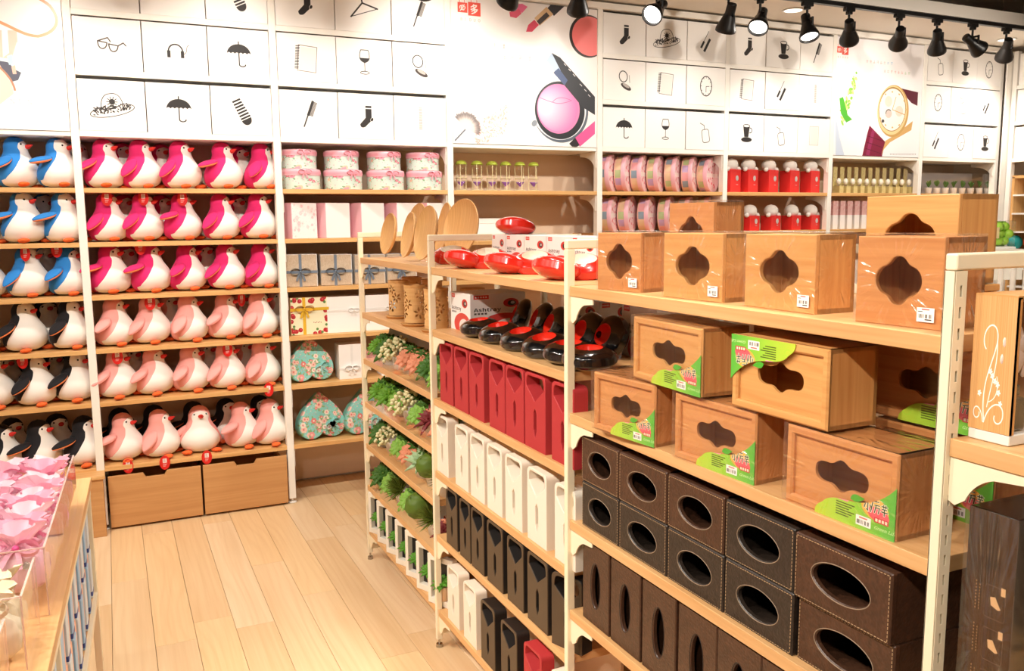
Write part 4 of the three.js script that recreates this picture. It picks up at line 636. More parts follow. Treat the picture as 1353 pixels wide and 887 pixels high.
// ---------------------------------------------------------------- gold boxes, pink boxes, small plants
{
  const gold = std(0xffffff, 0.5, { map: dataTex(128, 128, (u, v) => { const n = vnoise(u * 20, v * 20, 17, 20, 20); return mixc([236, 222, 160], [190, 168, 104], n); }) }), shell = std(0xfaf2e2, 0.5), clear = M.acrylic;
  for (let i = 0; i < 11; i++) {
    const px = 1108 + i * 9.3, p = onZ(px, 240, WZ - 0.09), t = thing('egg_candle_box', `clear box with gold card and round white candle, ${ORD[i]} from the red boxes`, 'box', [p.x, SH[0] + 0.0005, WZ - 0.09], 0, 'clear candle boxes under the watch poster');
    part('card', box(0.038, 0.185, 0.003, 0, 0.0925, -0.035), gold, t); part('base', box(0.038, 0.05, 0.06, 0, 0.025, 0), gold, t); part('candle', sph(0.017, 0.023, 0.017, 0, 0.082, 0, 16, 12), shell, t, 'white candle'); part('cover', box(0.0385, 0.12, 0.002, 0, 0.11, 0.034), clear, t);
  }
  const pk = std(0xffffff, 0.5, { map: floral('#f3c5c2', ['#e58f98', '#fbe5e2', '#efa9ae'], 14, 55, 128, 128, '#e9b7b0') });
  for (let i = 0; i < 8; i++) { const p = onZ(1086 + i * 9.5, 285, WZ - 0.1), t = thing('pink_carton', `small rosy patterned carton, ${ORD[i]} below the candle boxes`, 'box', [p.x + 0.03, SH[1], WZ - 0.1], 0, 'small rosy cartons'); part('body', rbox(0.046, 0.1, 0.06, 0.001, 0, 0.05, 0), G.bagWhite, t); part('sleeve', rbox(0.0465, 0.1, 0.0605, 0.001, 0, 0.15, 0), pk, t); }
  const pot = std(0xf4f0ea, 0.4), green = std(0x47722c, 0.7), soil = std(0x4a3524, 0.9);
  for (let i = 0; i < 8; i++) {
    const p = onZ(1227 + i * 11.2, 240, WZ - 0.09), t = thing('mini_potted_plant', `tiny green plant in white pot, ${ORD[i]} from the watch bay post`, 'potted plant', [p.x, SH[0] + 0.002, WZ - 0.09], i, 'tiny potted plants in the clear case');
    part('pot', lathe([[0, 0], [0.02, 0], [0.026, 0.044], [0.022, 0.044], [0.02, 0.038], [0, 0.038]], 16), pot, t); const L = []; for (let k = 0; k < 16; k++) { const a = k * 2.4, e = 0.35 + 0.6 * hash(k, i, 6); L.push(sph(0.006, 0.021, 0.005, 0, 0.02, 0, 6, 5).rotateZ(0.9 - e * 0.8).rotateY(a).translate(0, 0.045 + 0.018 * hash(k, i, 7), 0)); } part('leaves', L, green, t);
  }
  const x0 = PX[7], x1 = PX[8] - POST, xm = (x0 + x1) / 2, w = x1 - x0 - 0.03, c = thing('display_case', 'clear acrylic case over the tiny potted plants', 'case', [xm, SH[0], WZ - 0.1]);
  part('front_pane', box(w, 0.15, 0.003, 0, 0.076, 0.06), M.acrylic, c); part('top_pane', box(w, 0.003, 0.14, 0, 0.152, -0.01), M.acrylic, c); part('back_pane', box(w, 0.15, 0.003, 0, 0.076, -0.08), std(0xb4b2b6, 0.4), c);
  const wp = std(0xf7f1e6, 0.35);
  [1291, 1305].forEach((px, i) => { const p = onZ(px, 280, WZ - 0.1), t = thing('white_figurine', `white curled swan shaped figurine, ${i ? 'next to the corner' : 'further from the corner'}`, 'figurine', [p.x, SH[1], WZ - 0.1], 0, 'white figurines'); part('body', [sph(0.034, 0.03, 0.03, 0, 0.03, 0, 18, 12), tube([[-0.02, 0.04, 0], [-0.03, 0.09, 0], [0.0, 0.125, 0], [0.026, 0.15, 0]], 0.012, 16, 8)], wp, t); part('card', rbox(0.07, 0.15, 0.003, 0.001, 0, 0.075, -0.035), std(0xb07a4a, 0.6), t); });
}
// ---------------------------------------------------------------- gondola shelving in the middle of the shop
const GX = 0.956, GD = 0.42, GTOP = 1.443;
const FZ = { far: -3.584, second: -2.703, third: -1.757, near: -0.751 };     // far faces of the frames
const PT = 0.0175, PXW = 0.0205;                                            // post: along z, along x
const slotPlate = (() => { const s = poly([[-PXW / 2, 0], [PXW / 2, 0], [PXW / 2, GTOP - 0.0518], [-PXW / 2, GTOP - 0.0518]]); for (let y = 0.08; y < GTOP - 0.07; y += 0.0272) { s.holes.push(poly([[-0.0021, y], [0.0021, y], [0.0021, y + 0.0145], [-0.0021, y + 0.0145]])); } return extrude(s, 0.0006); })();
function slotPost(parent, x, z, slots) {
  if (!slots) { part('post', rbox(PXW, GTOP - 0.0518, PT, 0.002, x + PXW / 2, 0.03 + (GTOP - 0.0518) / 2, z + PT / 2), M.cream, parent); return; } // slots face the camera side (+z) and the far side
  part('post', [slotPlate.clone().translate(x + PXW / 2, 0.03, z + PT - 0.0006), rbox(PXW, GTOP - 0.0518, 0.0026, 0.0008, x + PXW / 2, 0.03 + (GTOP - 0.0518) / 2, z + 0.0013), rbox(0.0026, GTOP - 0.0518, PT - 0.0026, 0.0008, x + 0.0013, 0.03 + (GTOP - 0.0518) / 2, z + PT / 2 - 0.0013), rbox(0.0026, GTOP - 0.0518, PT - 0.0026, 0.0008, x + PXW - 0.0013, 0.03 + (GTOP - 0.0518) / 2, z + PT / 2 - 0.0013)], M.cream, parent);
}
function frame(parent, z) {
  slotPost(parent, GX, z, z === FZ.near); slotPost(parent, GX + GD, z, false);
  part('top_rail', rbox(GD + PXW, 0.0215, PT, 0.003, GX + (GD + PXW) / 2, GTOP - 0.0107, z + PT / 2, 2), M.cream, parent);
  part('bottom_rail', rbox(GD - PXW, 0.022, PT, 0.002, GX + (GD + PXW) / 2, 0.06, z + PT / 2), M.cream, parent);
  for (const dx of [0, GD]) part('foot', [cyl(0.004, 0.004, 0.02, 10, GX + dx + PXW / 2, 0.022, z + PT / 2), cyl(0.011, 0.012, 0.012, 16, GX + dx + PXW / 2, 0.006, z + PT / 2)], M.chrome, parent, 'metal levelling foot');
}
const gBracket = (() => { const s = new THREE.Shape(); s.moveTo(0, 0); s.lineTo(0.1, 0); s.lineTo(0.1, -0.012); s.lineTo(0.062, -0.016); s.quadraticCurveTo(0.036, -0.024, 0.024, -0.052); s.lineTo(0.01, -0.062); s.lineTo(0, -0.058); s.closePath(); const h = new THREE.Path(); h.absarc(0.012, -0.042, 0.002, 0, 7, false); s.holes.push(h); return extrude(s, 0.003); })();
function gShelf(parent, y, z0, z1, off, wood = M.gondolaWood, depth = GD - 0.02) {
  part('shelf_board', grain(rbox(depth, 0.024, z1 - z0, 0.0015, GX + 0.006 + depth / 2, y - 0.012, (z0 + z1) / 2), 2, off), wood, parent);
  for (const x of [GX + 0.012, GX + depth - 0.01]) { part('bracket', gBracket.clone().rotateY(-Math.PI / 2).translate(x, y - 0.0245, z0), M.cream, parent); if (x > GX + 0.1) part('bracket', gBracket.clone().rotateY(Math.PI / 2).translate(x, y - 0.0245, z1), M.cream, parent); }
}
const YFAR = [1.337, 1.104, 0.906, 0.716, 0.531, 0.344, 0.142], YMID = [1.337, 1.130, 0.896, 0.643, 0.416, 0.142], YNEAR = [1.337, 1.036, 0.774, 0.546, 0.142];
{
  const bay = (label, za, zb, ys, lastFrame, panel) => {
    const t = thing('gondola_shelf', label, 'shelf', [0, 0, 0], 0, 'gondola bays with cream frames');
    frame(t, za); if (lastFrame) frame(t, zb);
    ys.forEach((y, i) => gShelf(t, y, za + PT, zb, i * 3 + za * 5));
    if (panel) part('back_panel', box(0.008, panel[1] - panel[0], zb - za - PT, panel[2] || GX + GD - 0.03, (panel[0] + panel[1]) / 2, (za + zb + PT) / 2), M.backPanel, t);
  };
  bay('cream framed gondola bay holding wooden plates and succulents', FZ.far, FZ.second, YFAR, false, [0.13, 1.06]);
  bay('cream framed gondola bay holding ashtrays and slim carriers', FZ.second, FZ.third, YMID, false, [0.13, 1.1, GX + 0.17]);
  bay('cream framed gondola bay holding wooden and leather tissue boxes', FZ.third, FZ.near, YNEAR, true, [0.13, 0.99]);
  const t = thing('gondola_shelf', 'gondola bay with flowered display box and dark carton', 'shelf', [0, 0, 0], 0, 'gondola bays with cream frames');
  const z1 = 0.05; frame(t, z1);
  [1.207, 0.774, 0.142].forEach((y, i) => gShelf(t, y, FZ.near + PT, z1, i + 40));
}
const A90 = -Math.PI / 2;
const zAt = (px, py, x) => onX(px, py, x).z;
// ---------------------------------------------------------------- slim carriers with handle hole
const carrierShape = (w, h) => {
  const s = new THREE.Shape(), r = 0.018; s.moveTo(-w / 2, 0); s.lineTo(w / 2, 0); s.lineTo(w / 2, h - r); s.quadraticCurveTo(w / 2, h, w / 2 - r, h); s.lineTo(-w / 2 + r, h); s.quadraticCurveTo(-w / 2, h, -w / 2, h - r); s.closePath();
  const a = w / 2 - 0.009, q = new THREE.Path(); q.moveTo(0, h - 0.072); q.lineTo(-a, h - 0.036); q.quadraticCurveTo(-a - 0.001, h - 0.008, -a + 0.014, h - 0.008); q.lineTo(a - 0.014, h - 0.008); q.quadraticCurveTo(a + 0.001, h - 0.008, a, h - 0.036); q.closePath(); s.holes.push(q);
  const k = 0.0085, y0 = h * 0.16, y1 = h * 0.55; s.holes.push(poly([[0, y0], [k, y0 + 0.02], [k, y1 - 0.012], [0, y1], [-k, y1 - 0.012], [-k, y0 + 0.02]])); return s;
};
const CM = { red: std(0xb22f33, 0.65), white: std(0xece1d0, 0.55), brown: std(0x50402f, 0.5), darkside: std(0x17110e, 0.6) };
const carrierGeo = new Map();
function carrier(mat, w, h, x, y, z, dl, label, group) {
  const k = w.toFixed(3) + h.toFixed(3), D = 0.04; if (!carrierGeo.has(k)) { const g = extrude(carrierShape(w, h), D, 0.0012, 8).translate(0, 0, -D); carrierGeo.set(k, g); }
  const t = thing('slim_carrier', label, 'carrier', [x, y, z], A90 + dl, group);
  if (mat !== CM.brown) part('body', carrierGeo.get(k), mat, t);
  else { const k2 = k + 'f'; if (!carrierGeo.has(k2)) { carrierGeo.set(k2, extrude(carrierShape(w - 0.001, h - 0.0005), 0.003, 0.0005, 8).translate(0, 0, -0.001)); } part('body', carrierGeo.get(k), CM.darkside, t); part('front_face', carrierGeo.get(k2), CM.brown, t, 'grey brown front face'); }
}
{
  const rowOf = (list, y, h, word, name, mats) => list.forEach(([px, py, w, dl = 0], i) => {
    const z = zAt(px, py, GX + 0.014); const ww = w || 0.1, mat = mats ? mats[i] : CM[word];
    const col = mat === CM.red ? 'dark red' : mat === CM.white ? 'white' : 'dark brown';
    carrier(mat, ww, h, GX + 0.014 + (dl ? 0.01 : 0), y, z + ww / 2, dl, `${col} slim carrier with handle hole, ${ORD[i]} from the plants, ${name}`, 'slim carriers');
  });
  rowOf([[582, 530, 0.117], [601, 540, 0.113], [620.6, 550, 0.112], [646.8, 560, 0.107], [668.5, 570, 0.113], [693.8, 590, 0.117], [729, 610, 0.112]], YMID[2], 0.2, 'red', 'shelf of red ones');
  rowOf([[577, 620, 0.112], [602, 640, 0.108], [622, 650, 0.108], [644, 670, 0.106], [668, 690, 0.108], [697, 710, 0.11], [733, 740, 0.105]], YMID[3], 0.2, 'white', 'shelf of white ones');
  rowOf([[590.6, 700, 0.1], [608.7, 730, 0.088], [624, 740, 0.098], [645, 770, 0.112], [671.4, 790, 0.105], [698, 820, 0.118], [732, 850, 0.1, 0.35]], YMID[4], 0.195, 'brown', 'shelf of brown ones');
  rowOf([[592, 820, 0.105], [613, 840, 0.105], [636.6, 860, 0.105], [663, 880, 0.108], [692, 880, 0.108], [728, 880, 0.09]], YMID[5], 0.195, 'white', 'bottom shelf', [CM.white, CM.white, CM.brown, CM.brown, CM.red, CM.white]);
}
// ---------------------------------------------------------------- ashtrays and their cartons
function ashtrayParts(a, b, c, open = 0.66) { // ellipsoid half sizes; the opening is around +y
  const N = 28, K = 18, mk = (fn, t0, t1) => { const pos = [], idx = []; for (let j = 0; j <= K; j++) for (let i = 0; i <= N; i++) { const t = t0 + (t1 - t0) * j / K, p = fn(t, i / N * Math.PI * 2); pos.push(p.x, p.y, p.z); } for (let j = 0; j < K; j++) for (let i = 0; i < N; i++) { const q = j * (N + 1) + i; idx.push(q, q + 1, q + N + 2, q, q + N + 2, q + N + 1); } const g = new THREE.BufferGeometry(); g.setAttribute('position', new THREE.Float32BufferAttribute(pos, 3)); g.setIndex(idx); const c = g.toNonIndexed(); return toCreasedNormals(c, 1.2); };
  const E = (t, u, k = 1) => V3(a * k * Math.sin(t) * Math.cos(u), b * Math.cos(t), c * k * Math.sin(t) * Math.sin(u));
  const out = mk((t, u) => E(t, u), open, Math.PI);
  const rim = E(open, 0), inn = mk((t, u) => { const s = t; const e = E(open, u); return V3(e.x * (1 - 0.15 * s * s) * Math.cos(s * 1.4), e.y - b * 1.15 * Math.sin(s * 1.45), e.z * (1 - 0.15 * s * s) * Math.cos(s * 1.4)); }, 0, 1.12);
  return { out, inn };
}
const ASH = ashtrayParts(0.062, 0.0295, 0.07, 0.56);
const AM = { red: phy({ color: 0xdf2415, roughness: 0.22, clearcoat: 1, clearcoatRoughness: 0.05, side: THREE.DoubleSide }), cream: std(0xf6ead8, 0.35, { side: THREE.DoubleSide }), black: phy({ color: 0x0d0b0c, roughness: 0.2, clearcoat: 1, clearcoatRoughness: 0.04, side: THREE.DoubleSide }), redIn: phy({ color: 0xe0301c, roughness: 0.3, side: THREE.DoubleSide }) };
const ASHB = ashtrayParts(0.062, 0.0295, 0.07, 0.5);
function ashtray(black, pos, tilt, turn, label, group, lift = 0.0295) {
  const t = thing('pebble_ashtray', label, 'ashtray', [pos.x, pos.y + lift, pos.z], turn, group);
  const s = part('shell', (black ? ASHB : ASH).out, black ? AM.black : AM.red, t), b = part('bowl', (black ? ASHB : ASH).inn, black ? AM.redIn : AM.cream, t, black ? 'red bowl' : 'cream bowl'); for (const q of [s, b]) q.rotation.z = tilt;
}
{
  [[597, 347, 0.1], [612, 352, -0.3], [645, 354, 0.12], [668, 358, -0.3], [707, 360, 0.12], [735, 362, -0.3], [770, 367, 0.14]].forEach(([px, py, tilt], i) => {
    const p = onY(px, py, YMID[0] + 0.012); p.x = i % 2 ? 1.025 : 1.1; p.z = zAt(px, py, p.x); p.y = YMID[0]; ashtray(false, p, i % 2 ? tilt : 0.36, i % 2 ? 0.2 : 1.0, `glossy red pebble ashtray, ${ORD[i]} from the wooden plates on the top shelf`, 'red ashtrays');
  });
  [[634, 435, 0.12], [660, 442, 0.2], [690, 449, 0.25], [721, 457, 0.28], [752, 465, 0.12], [779, 470, 0.1]].forEach(([px, py, tilt], i) => {
    const p = onY(px, py, YMID[1] + 0.012); p.y = YMID[1]; p.x = 1.03; p.z = zAt(px, py, p.x); ashtray(true, p, tilt, 0.15 * i, `glossy black pebble ashtray with red bowl, ${ORD[i]} from the carton in the front row`, 'black ashtrays lying in front');
  });
  [[688, 409, 0.02], [715, 410, 0.02], [735, 424, -0.045], [776, 428, -0.04], [806, 447, 0.0]].forEach(([px, py, dx], i) => {
    const p = onY(px, py, YMID[1] + 0.06); p.y = YMID[1]; p.x = 1.17 + dx * 0.3; p.z = zAt(px, py, p.x); ashtray(true, p, 1.15, -0.35 + 0.1 * i, `black pebble ashtray propped upright, ${ORD[i]} behind the front row`, 'black ashtrays propped upright', 0.053);
  });
  const cartonTex = (wide) => canvasTex(256, 256, (x) => { x.fillStyle = '#f3eeea'; x.fillRect(0, 0, 256, 256); x.fillStyle = '#d9332a'; x.fillRect(14, 8, wide ? 70 : 44, 26); x.fillStyle = '#f6dcd6'; for (let k = 0; k < 5; k++) x.fillRect(20 + k * (wide ? 12 : 7), 16, wide ? 8 : 4, 10);
    const E = (a, b, r, q, c, rot = 0) => { x.fillStyle = c; x.beginPath(); x.ellipse(a, b, r, q, rot, 0, 7); x.fill(); };
    E(188, 66, 36, 30, '#c9302a'); E(192, 68, 20, 18, '#2c2624'); E(196, 66, 10, 10, '#c9c2bc'); E(150, 206, 104, 72, '#d5453e', -0.1); E(172, 216, 58, 44, '#ecdfda', -0.1); x.fillStyle = '#3a3432'; x.font = 'bold 34px sans-serif'; x.fillText('Ashtray', 14, 118); x.font = '15px sans-serif'; x.fillStyle = '#5a524e'; for (let k = 0; k < 4; k++) x.fillRect(16 + k * 16, 126, 11, 12); });
  const small = std(0xffffff, 0.4, { map: cartonTex(false) }), big = std(0xffffff, 0.4, { map: cartonTex(true) }), paper = std(0xf3efec, 0.45);
  const dots = std(0xffffff, 0.4, { map: canvasTex(128, 256, (x) => { x.fillStyle = '#f1ece9'; x.fillRect(0, 0, 128, 256); for (const [y, c] of [[120, '#d3352c'], [190, '#2a2422']]) { x.fillStyle = c; x.beginPath(); x.ellipse(64, y, 22, 20, 0, 0, 7); x.fill(); } }) });
  function carton(label, pos, turn, w, h, d, frontMat, sideMat, group) { const t = thing('ashtray_carton', label, 'box', pos, turn, group); part('body', rbox(w, h, d, 0.0015, 0, h / 2, -d / 2), paper, t); part('front_print', T(new THREE.PlaneGeometry(w - 0.002, h - 0.002), 0, h / 2, 0.0006), frontMat, t); if (sideMat) part('side_print', new THREE.PlaneGeometry(d - 0.002, h - 0.002).rotateY(Math.PI / 2).translate(w / 2 + 0.0006, h / 2, -d / 2), sideMat, t); }
  const zs = [-2.7, -2.562, -2.423, -2.272, -2.122, -1.979, -1.83]; for (let i = 0; i < 6; i++) carton(`white and red ashtray carton, ${ORD[i]} from the wooden plates in the back row`, [1.18, YMID[0], (zs[i] + zs[i + 1]) / 2 - 0.002 + (i === 0 ? 0.012 : 0)], A90, zs[i + 1] - zs[i] - (i === 0 ? 0.028 : 0.003), 0.105, 0.11, small, null, 'ashtray cartons in the back row');
  const top = new THREE.Vector3(1.22, YMID[0] + 0.105, zAt(681, 283, 1.22)); ashtray(false, top, -0.25, 0.5, 'glossy red pebble ashtray lying on top of the cartons', 'red ashtrays', 0.026);
  carton('white ashtray carton beside the bamboo cups, turned to show its long side', [1.03, YMID[1], -2.6], A90 + 0.04, 0.155, 0.125, 0.2, small, big, 'ashtray cartons on the lower shelf');
  carton('white ashtray carton behind the propped black ashtrays', [1.26, YMID[1], -2.2], A90, 0.2, 0.125, 0.1, small, big, 'ashtray cartons on the lower shelf');
  carton('white ashtray carton showing two dots, behind the third frame', [1.22, YMID[1], -1.84], A90, 0.16, 0.14, 0.11, small, dots, 'ashtray cartons on the lower shelf');
}
// ---------------------------------------------------------------- wooden plates on clear stands
{
  const plateGeo = (r) => { const g = lathe([[0, -0.004], [r * 0.62, -0.004], [r * 0.9, 0.004], [r, 0.016], [r * 0.985, 0.0185], [r * 0.88, 0.011], [r * 0.6, 0.003], [0, 0.0025]], 44).rotateX(Math.PI / 2); return grain(toCreasedNormals(g, 0.9), 1, r * 50); };
  const ps = phy({ color: 0xffffff, roughness: 0.05, transmission: 1, thickness: 0 });
  [[518, 341, 0.086, 0.02, 'small', 'nearest the far frame'], [545, 346, 0.086, -0.08, 'small', 'second in the front row'], [568, 350, 0.096, 0.03, 'medium', 'third in the front row'], [554, 333, 0.108, 0.08, 'large', 'behind the small ones'], [590, 338, 0.106, -0.14, 'large', 'seen nearly edge on'], [613, 337, 0.111, 0.24, 'large', 'beside the ashtray cartons']].forEach(([px, py, r, dl, sz, w], i) => {
    const p = onY(px, py, YFAR[0]); if (p.x > 1.24) { p.x = 1.24; p.z = zAt(px, 305, 1.24); } const t = thing('wooden_plate', `${sz} round wooden plate on clear stand, ${w}`, 'plate', [p.x, YFAR[0], p.z], A90 + dl, 'wooden plates on stands');
    const m = part('dish', plateGeo(r), M.plateWood, t); m.rotation.x = -0.2; m.position.set(0, r + 0.012, 0.0);
    const s = thing('plate_stand', `clear acrylic stand under the ${sz} wooden plate ${w}`, 'stand', [p.x, YFAR[0], p.z], A90 + dl, 'clear plate stands');
    for (const e of [-1, 1]) { part('leg', tube([[e * r * 0.4, 0.03, 0.022], [e * r * 0.4, 0.006, 0.018], [e * r * 0.4, 0.004, -0.02], [e * r * 0.36, 0.004, -0.07]], 0.0035, 16, 8), ps, s); part('upright', tube([[e * r * 0.36, 0.006, -0.022], [e * r * 0.3, 0.05, -0.036], [e * r * 0.26, 0.1, -0.05]], 0.003, 12, 8), ps, s); }
    part('crossbar', bar(V3(-r * 0.36, 0.006, -0.05), V3(r * 0.36, 0.006, -0.05), 0.003), ps, s);
  });
}
// ---------------------------------------------------------------- bamboo cups with cut flowers
{
  const cut = canvasTex(512, 256, (x) => { x.fillStyle = '#ffffff'; x.fillRect(0, 0, 512, 256); x.fillStyle = '#000000'; const fl = (cx, cy, r) => { for (let k = 0; k < 6; k++) { const a = k * Math.PI / 3 + 0.3; x.beginPath(); x.ellipse(cx + Math.cos(a) * r * 0.62, cy + Math.sin(a) * r * 0.62, r * 0.36, r * 0.17, a, 0, 7); x.fill(); } }; for (let k = 0; k < 4; k++) { fl(40 + k * 128, 60, 34); fl(78 + k * 128, 122, 38); fl(38 + k * 128, 186, 44); } });
  const cupM = std(0xffffff, 0.5, { map: woodTex([238, 196, 136], [214, 160, 96], 91, [1, 1], 40), alphaMap: (() => { cut.colorSpace = THREE.NoColorSpace; return cut; })(), alphaTest: 0.5, side: THREE.DoubleSide });
  const rimM = std(0xdca869, 0.5);
  const cup = lathe([[0.0425, 0.002], [0.0425, 0.138]], 32), rim = lathe([[0.0425, 0.13], [0.0435, 0.131], [0.0435, 0.14], [0.0385, 0.14], [0.0385, 0.13]], 32), bottom = cyl(0.041, 0.041, 0.004, 28, 0, 0.004, 0);
  [[522, 419, 'nearest the far frame'], [543, 429, 'second of the front row'], [570, 437, 'behind the second frame'], [590, 440, 'half hidden beside the carton'], [536, 412, 'first of the back row'], [562, 418, 'second of the back row']].forEach(([px, py, w], i) => {
    const p = onY(px, py, YFAR[1] + 0.004), t = thing('bamboo_cup', `pierced bamboo cup with flower cutouts, ${w}`, 'cup', [p.x + (i < 4 ? 0.02 : 0.03), YFAR[1] + 0.011, p.z], i * 1.1, 'pierced bamboo cups');
    if (i === 3) t.position.set(1.14, YFAR[1] + 0.011, -2.76);
    part('wall', cup, cupM, t); part('rim', toCreasedNormals(rim, 0.8), rimM, t); part('bottom', bottom, rimM, t);
    const s = thing('bamboo_saucer', `small round bamboo saucer under the cup ${w}`, 'saucer', [t.position.x, YFAR[1], p.z], 0, 'bamboo saucers'); if (i === 3) s.position.z = -2.76;
    part('dish', lathe([[0, 0.003], [0.03, 0.003], [0.046, 0.004], [0.055, 0.011], [0.057, 0.009], [0.05, 0], [0, 0]], 32), rimM, s);
  });
}
// ---------------------------------------------------------------- succulents
{
  function rosette(n, len, wid, cup, seed, pointed = 0.5) { const L = []; for (let k = 0; k < n; k++) { const t = k / n, a = k * 2.39996, el = (0.18 + 1.15 * Math.pow(1 - t, 1.0)); const l = len * (0.45 + 0.6 * t); const g = new THREE.SphereGeometry(1, 7, 6); const p = g.attributes.position; for (let i = 0; i < p.count; i++) { const y = p.getY(i), s = (y + 1) / 2, w = Math.sin(Math.min(1, s * (1 + 0.2)) * 2.6 + 0.25) * (1 - pointed * s * s); p.setXYZ(i, p.getX(i) * wid * Math.max(0.12, w), s * l, p.getZ(i) * wid * 0.34 + cup * s * s * l); } g.rotateX(Math.PI / 2 - el); g.translate(0, 0, 0.004); g.rotateZ(0); g.rotateY(a + 0.3 * hash(k, seed, 1)); L.push(g); } const m = merge(L); m.computeVertexNormals(); return m; }
  const cluster = (n, r, seed) => { const L = []; for (let k = 0; k < n; k++) { const a = hash(k, 1, seed) * 6.3, q = Math.sqrt(hash(k, 2, seed)) * r; L.push(sph(0.006, 0.006, 0.006, q * Math.cos(a), 0.03 + 0.025 * hash(k, 3, seed) - q * 0.3, q * Math.sin(a), 6, 5)); } return merge(L); };
  const spiky = (n, len, seed) => { const L = []; for (let k = 0; k < n; k++) { const a = k * 2.4, e = 0.1 + 1.2 * hash(k, 4, seed); L.push(T(new THREE.ConeGeometry(0.0045, len, 5), 0, len / 2, 0).rotateX(e).rotateY(a)); } return merge(L); };
  const kinds = [
    ['bright green spiky succulent', () => rosette(34, 0.058, 0.019, 0.3, 3, 0.6), 0x5f9422], ['leafy dark green succulent', () => rosette(30, 0.06, 0.024, 0.25, 5, 0.45), 0x3a661a],
    ['pale green rosette succulent', () => rosette(30, 0.052, 0.025, 0.35, 7, 0.3), 0x7fae45], ['pink tipped rosette succulent', () => rosette(26, 0.05, 0.024, 0.35, 9, 0.3), 0xd58a68],
    ['cream blossom succulent', () => cluster(70, 0.05, 11), 0xdcd6a8], ['round mossy green succulent', () => { const g = new THREE.SphereGeometry(0.04, 22, 16); const p = g.attributes.position; for (let i = 0; i < p.count; i++) { const k = 0.93 + 0.14 * hash(i, 3, 4); p.setXYZ(i, p.getX(i) * k, p.getY(i) * k + 0.02, p.getZ(i) * k); } g.computeVertexNormals(); return g; }, 0x55701e],
    ['burgundy leaved succulent', () => rosette(22, 0.056, 0.014, 0.15, 13, 0.7), 0x7a2b2e], ['spiny olive succulent', () => spiky(60, 0.06, 15), 0x5c6b1c], ['frosted mint star succulent', () => rosette(18, 0.066, 0.013, 0.05, 17, 0.85), 0xa9c59a]].map(([w, f, c]) => ({ w, g: f(), m: std(c, 0.6) }));
  const greyCard = std(0xc9cdd2, 0.5), pot = std(0xe8e4dc, 0.5), soil = std(0x3d2c1c, 0.9);
  const rows = [[2, [0, 1, 4, 3, 3, 1, 2]], [3, [0, 0, 2, 4, 2, 6, 3]], [4, [1, 4, 2, 3, 8, 5, 7]], [5, [1, 2, 7, 2, 5, 7, 6]]];
  rows.forEach(([si, list], r) => list.forEach((k, i) => {
    const y = YFAR[si], z = -3.49 + i * 0.125 + 0.01 * (hash(r, i, 2) - 0.5), K = kinds[k];
    const t = thing('succulent', `${K.w}, ${ORD[i]} from the far frame on the ${ORD[r]} plant shelf`, 'succulent', [GX + 0.075, y, z], A90 + 0.2, 'artificial succulents');
    part('pot', [lathe([[0, 0], [0.034, 0], [0.042, 0.05], [0.038, 0.05], [0.036, 0.044], [0, 0.044]], 12)], pot, t);
    const R = part('rosette', K.g, K.m, t); R.position.set(0, 0.062, 0.018); R.rotation.set(0.75, 0, 0); R.scale.setScalar(1.08 + 0.25 * hash(r, i, 4));
    if (k !== 5 && k !== 7) { const R2 = part('side_shoot', kinds[(k + 1) % 2 ? 1 : 0].g, kinds[k === 6 ? 3 : 1].m, t); R2.position.set(0.018, 0.085, -0.012); R2.rotation.set(0.3, 1, -0.4); R2.scale.setScalar(0.85); }
    const c = part('card', rbox(0.1, 0.125, 0.003, 0.001, 0, 0, 0), greyCard, t, 'grey card behind the plant'); c.position.set(0.052, 0.066, -0.035); c.rotation.set(-0.25, 0.5, 0);
  }));
  for (const [si, r] of [[2, 0], [3, 1], [4, 2], [5, 3]]) { const t = thing('shelf_lip', `clear acrylic lip along the ${ORD[r]} plant shelf`, 'shelf lip', [GX + 0.009, YFAR[si], (FZ.far + FZ.second) / 2]); part('pane', [rbox(0.003, 0.042, FZ.second - FZ.far - 0.05, 0.001, 0, 0.0215, 0.01)], M.acrylic, t); }
  // framed little plants on the bottom shelf
  const black = std(0x16171a, 0.4), whiteF = std(0xe9e2d4, 0.5), tan = std(0xdcb48c, 0.6), tuft = kinds[0].g, tm = std(0x4f8a1e, 0.6);
  const ring = (() => { const s = poly([[-0.062, 0], [0.062, 0], [0.062, 0.18], [-0.062, 0.18]]); s.holes.push(poly([[-0.046, 0.022], [0.046, 0.022], [0.046, 0.16], [-0.046, 0.16]])); return extrude(s, 0.026, 0.001).translate(0, 0, -0.026); })();
  for (let i = 0; i < 7; i++) {
    const t = thing('framed_plant', `white deep frame holding a tiny potted plant, ${ORD[i]} from the far frame`, 'framed plant', [GX + 0.022, YFAR[6], -3.475 + i * 0.128], A90 + 0.42, 'framed plants on the bottom shelf');
    part('frame', ring, whiteF, t); part('backing', box(0.1, 0.15, 0.003, 0, 0.09, -0.024), black, t); part('pot', lathe([[0, 0], [0.014, 0], [0.018, 0.05], [0, 0.05]], 12).translate(0.012, 0.024, -0.008), tan, t); const f = part('plant', tuft, tm, t); f.position.set(0.006, 0.085, -0.004); f.rotation.x = 0.5; f.scale.setScalar(0.72);
  }
}
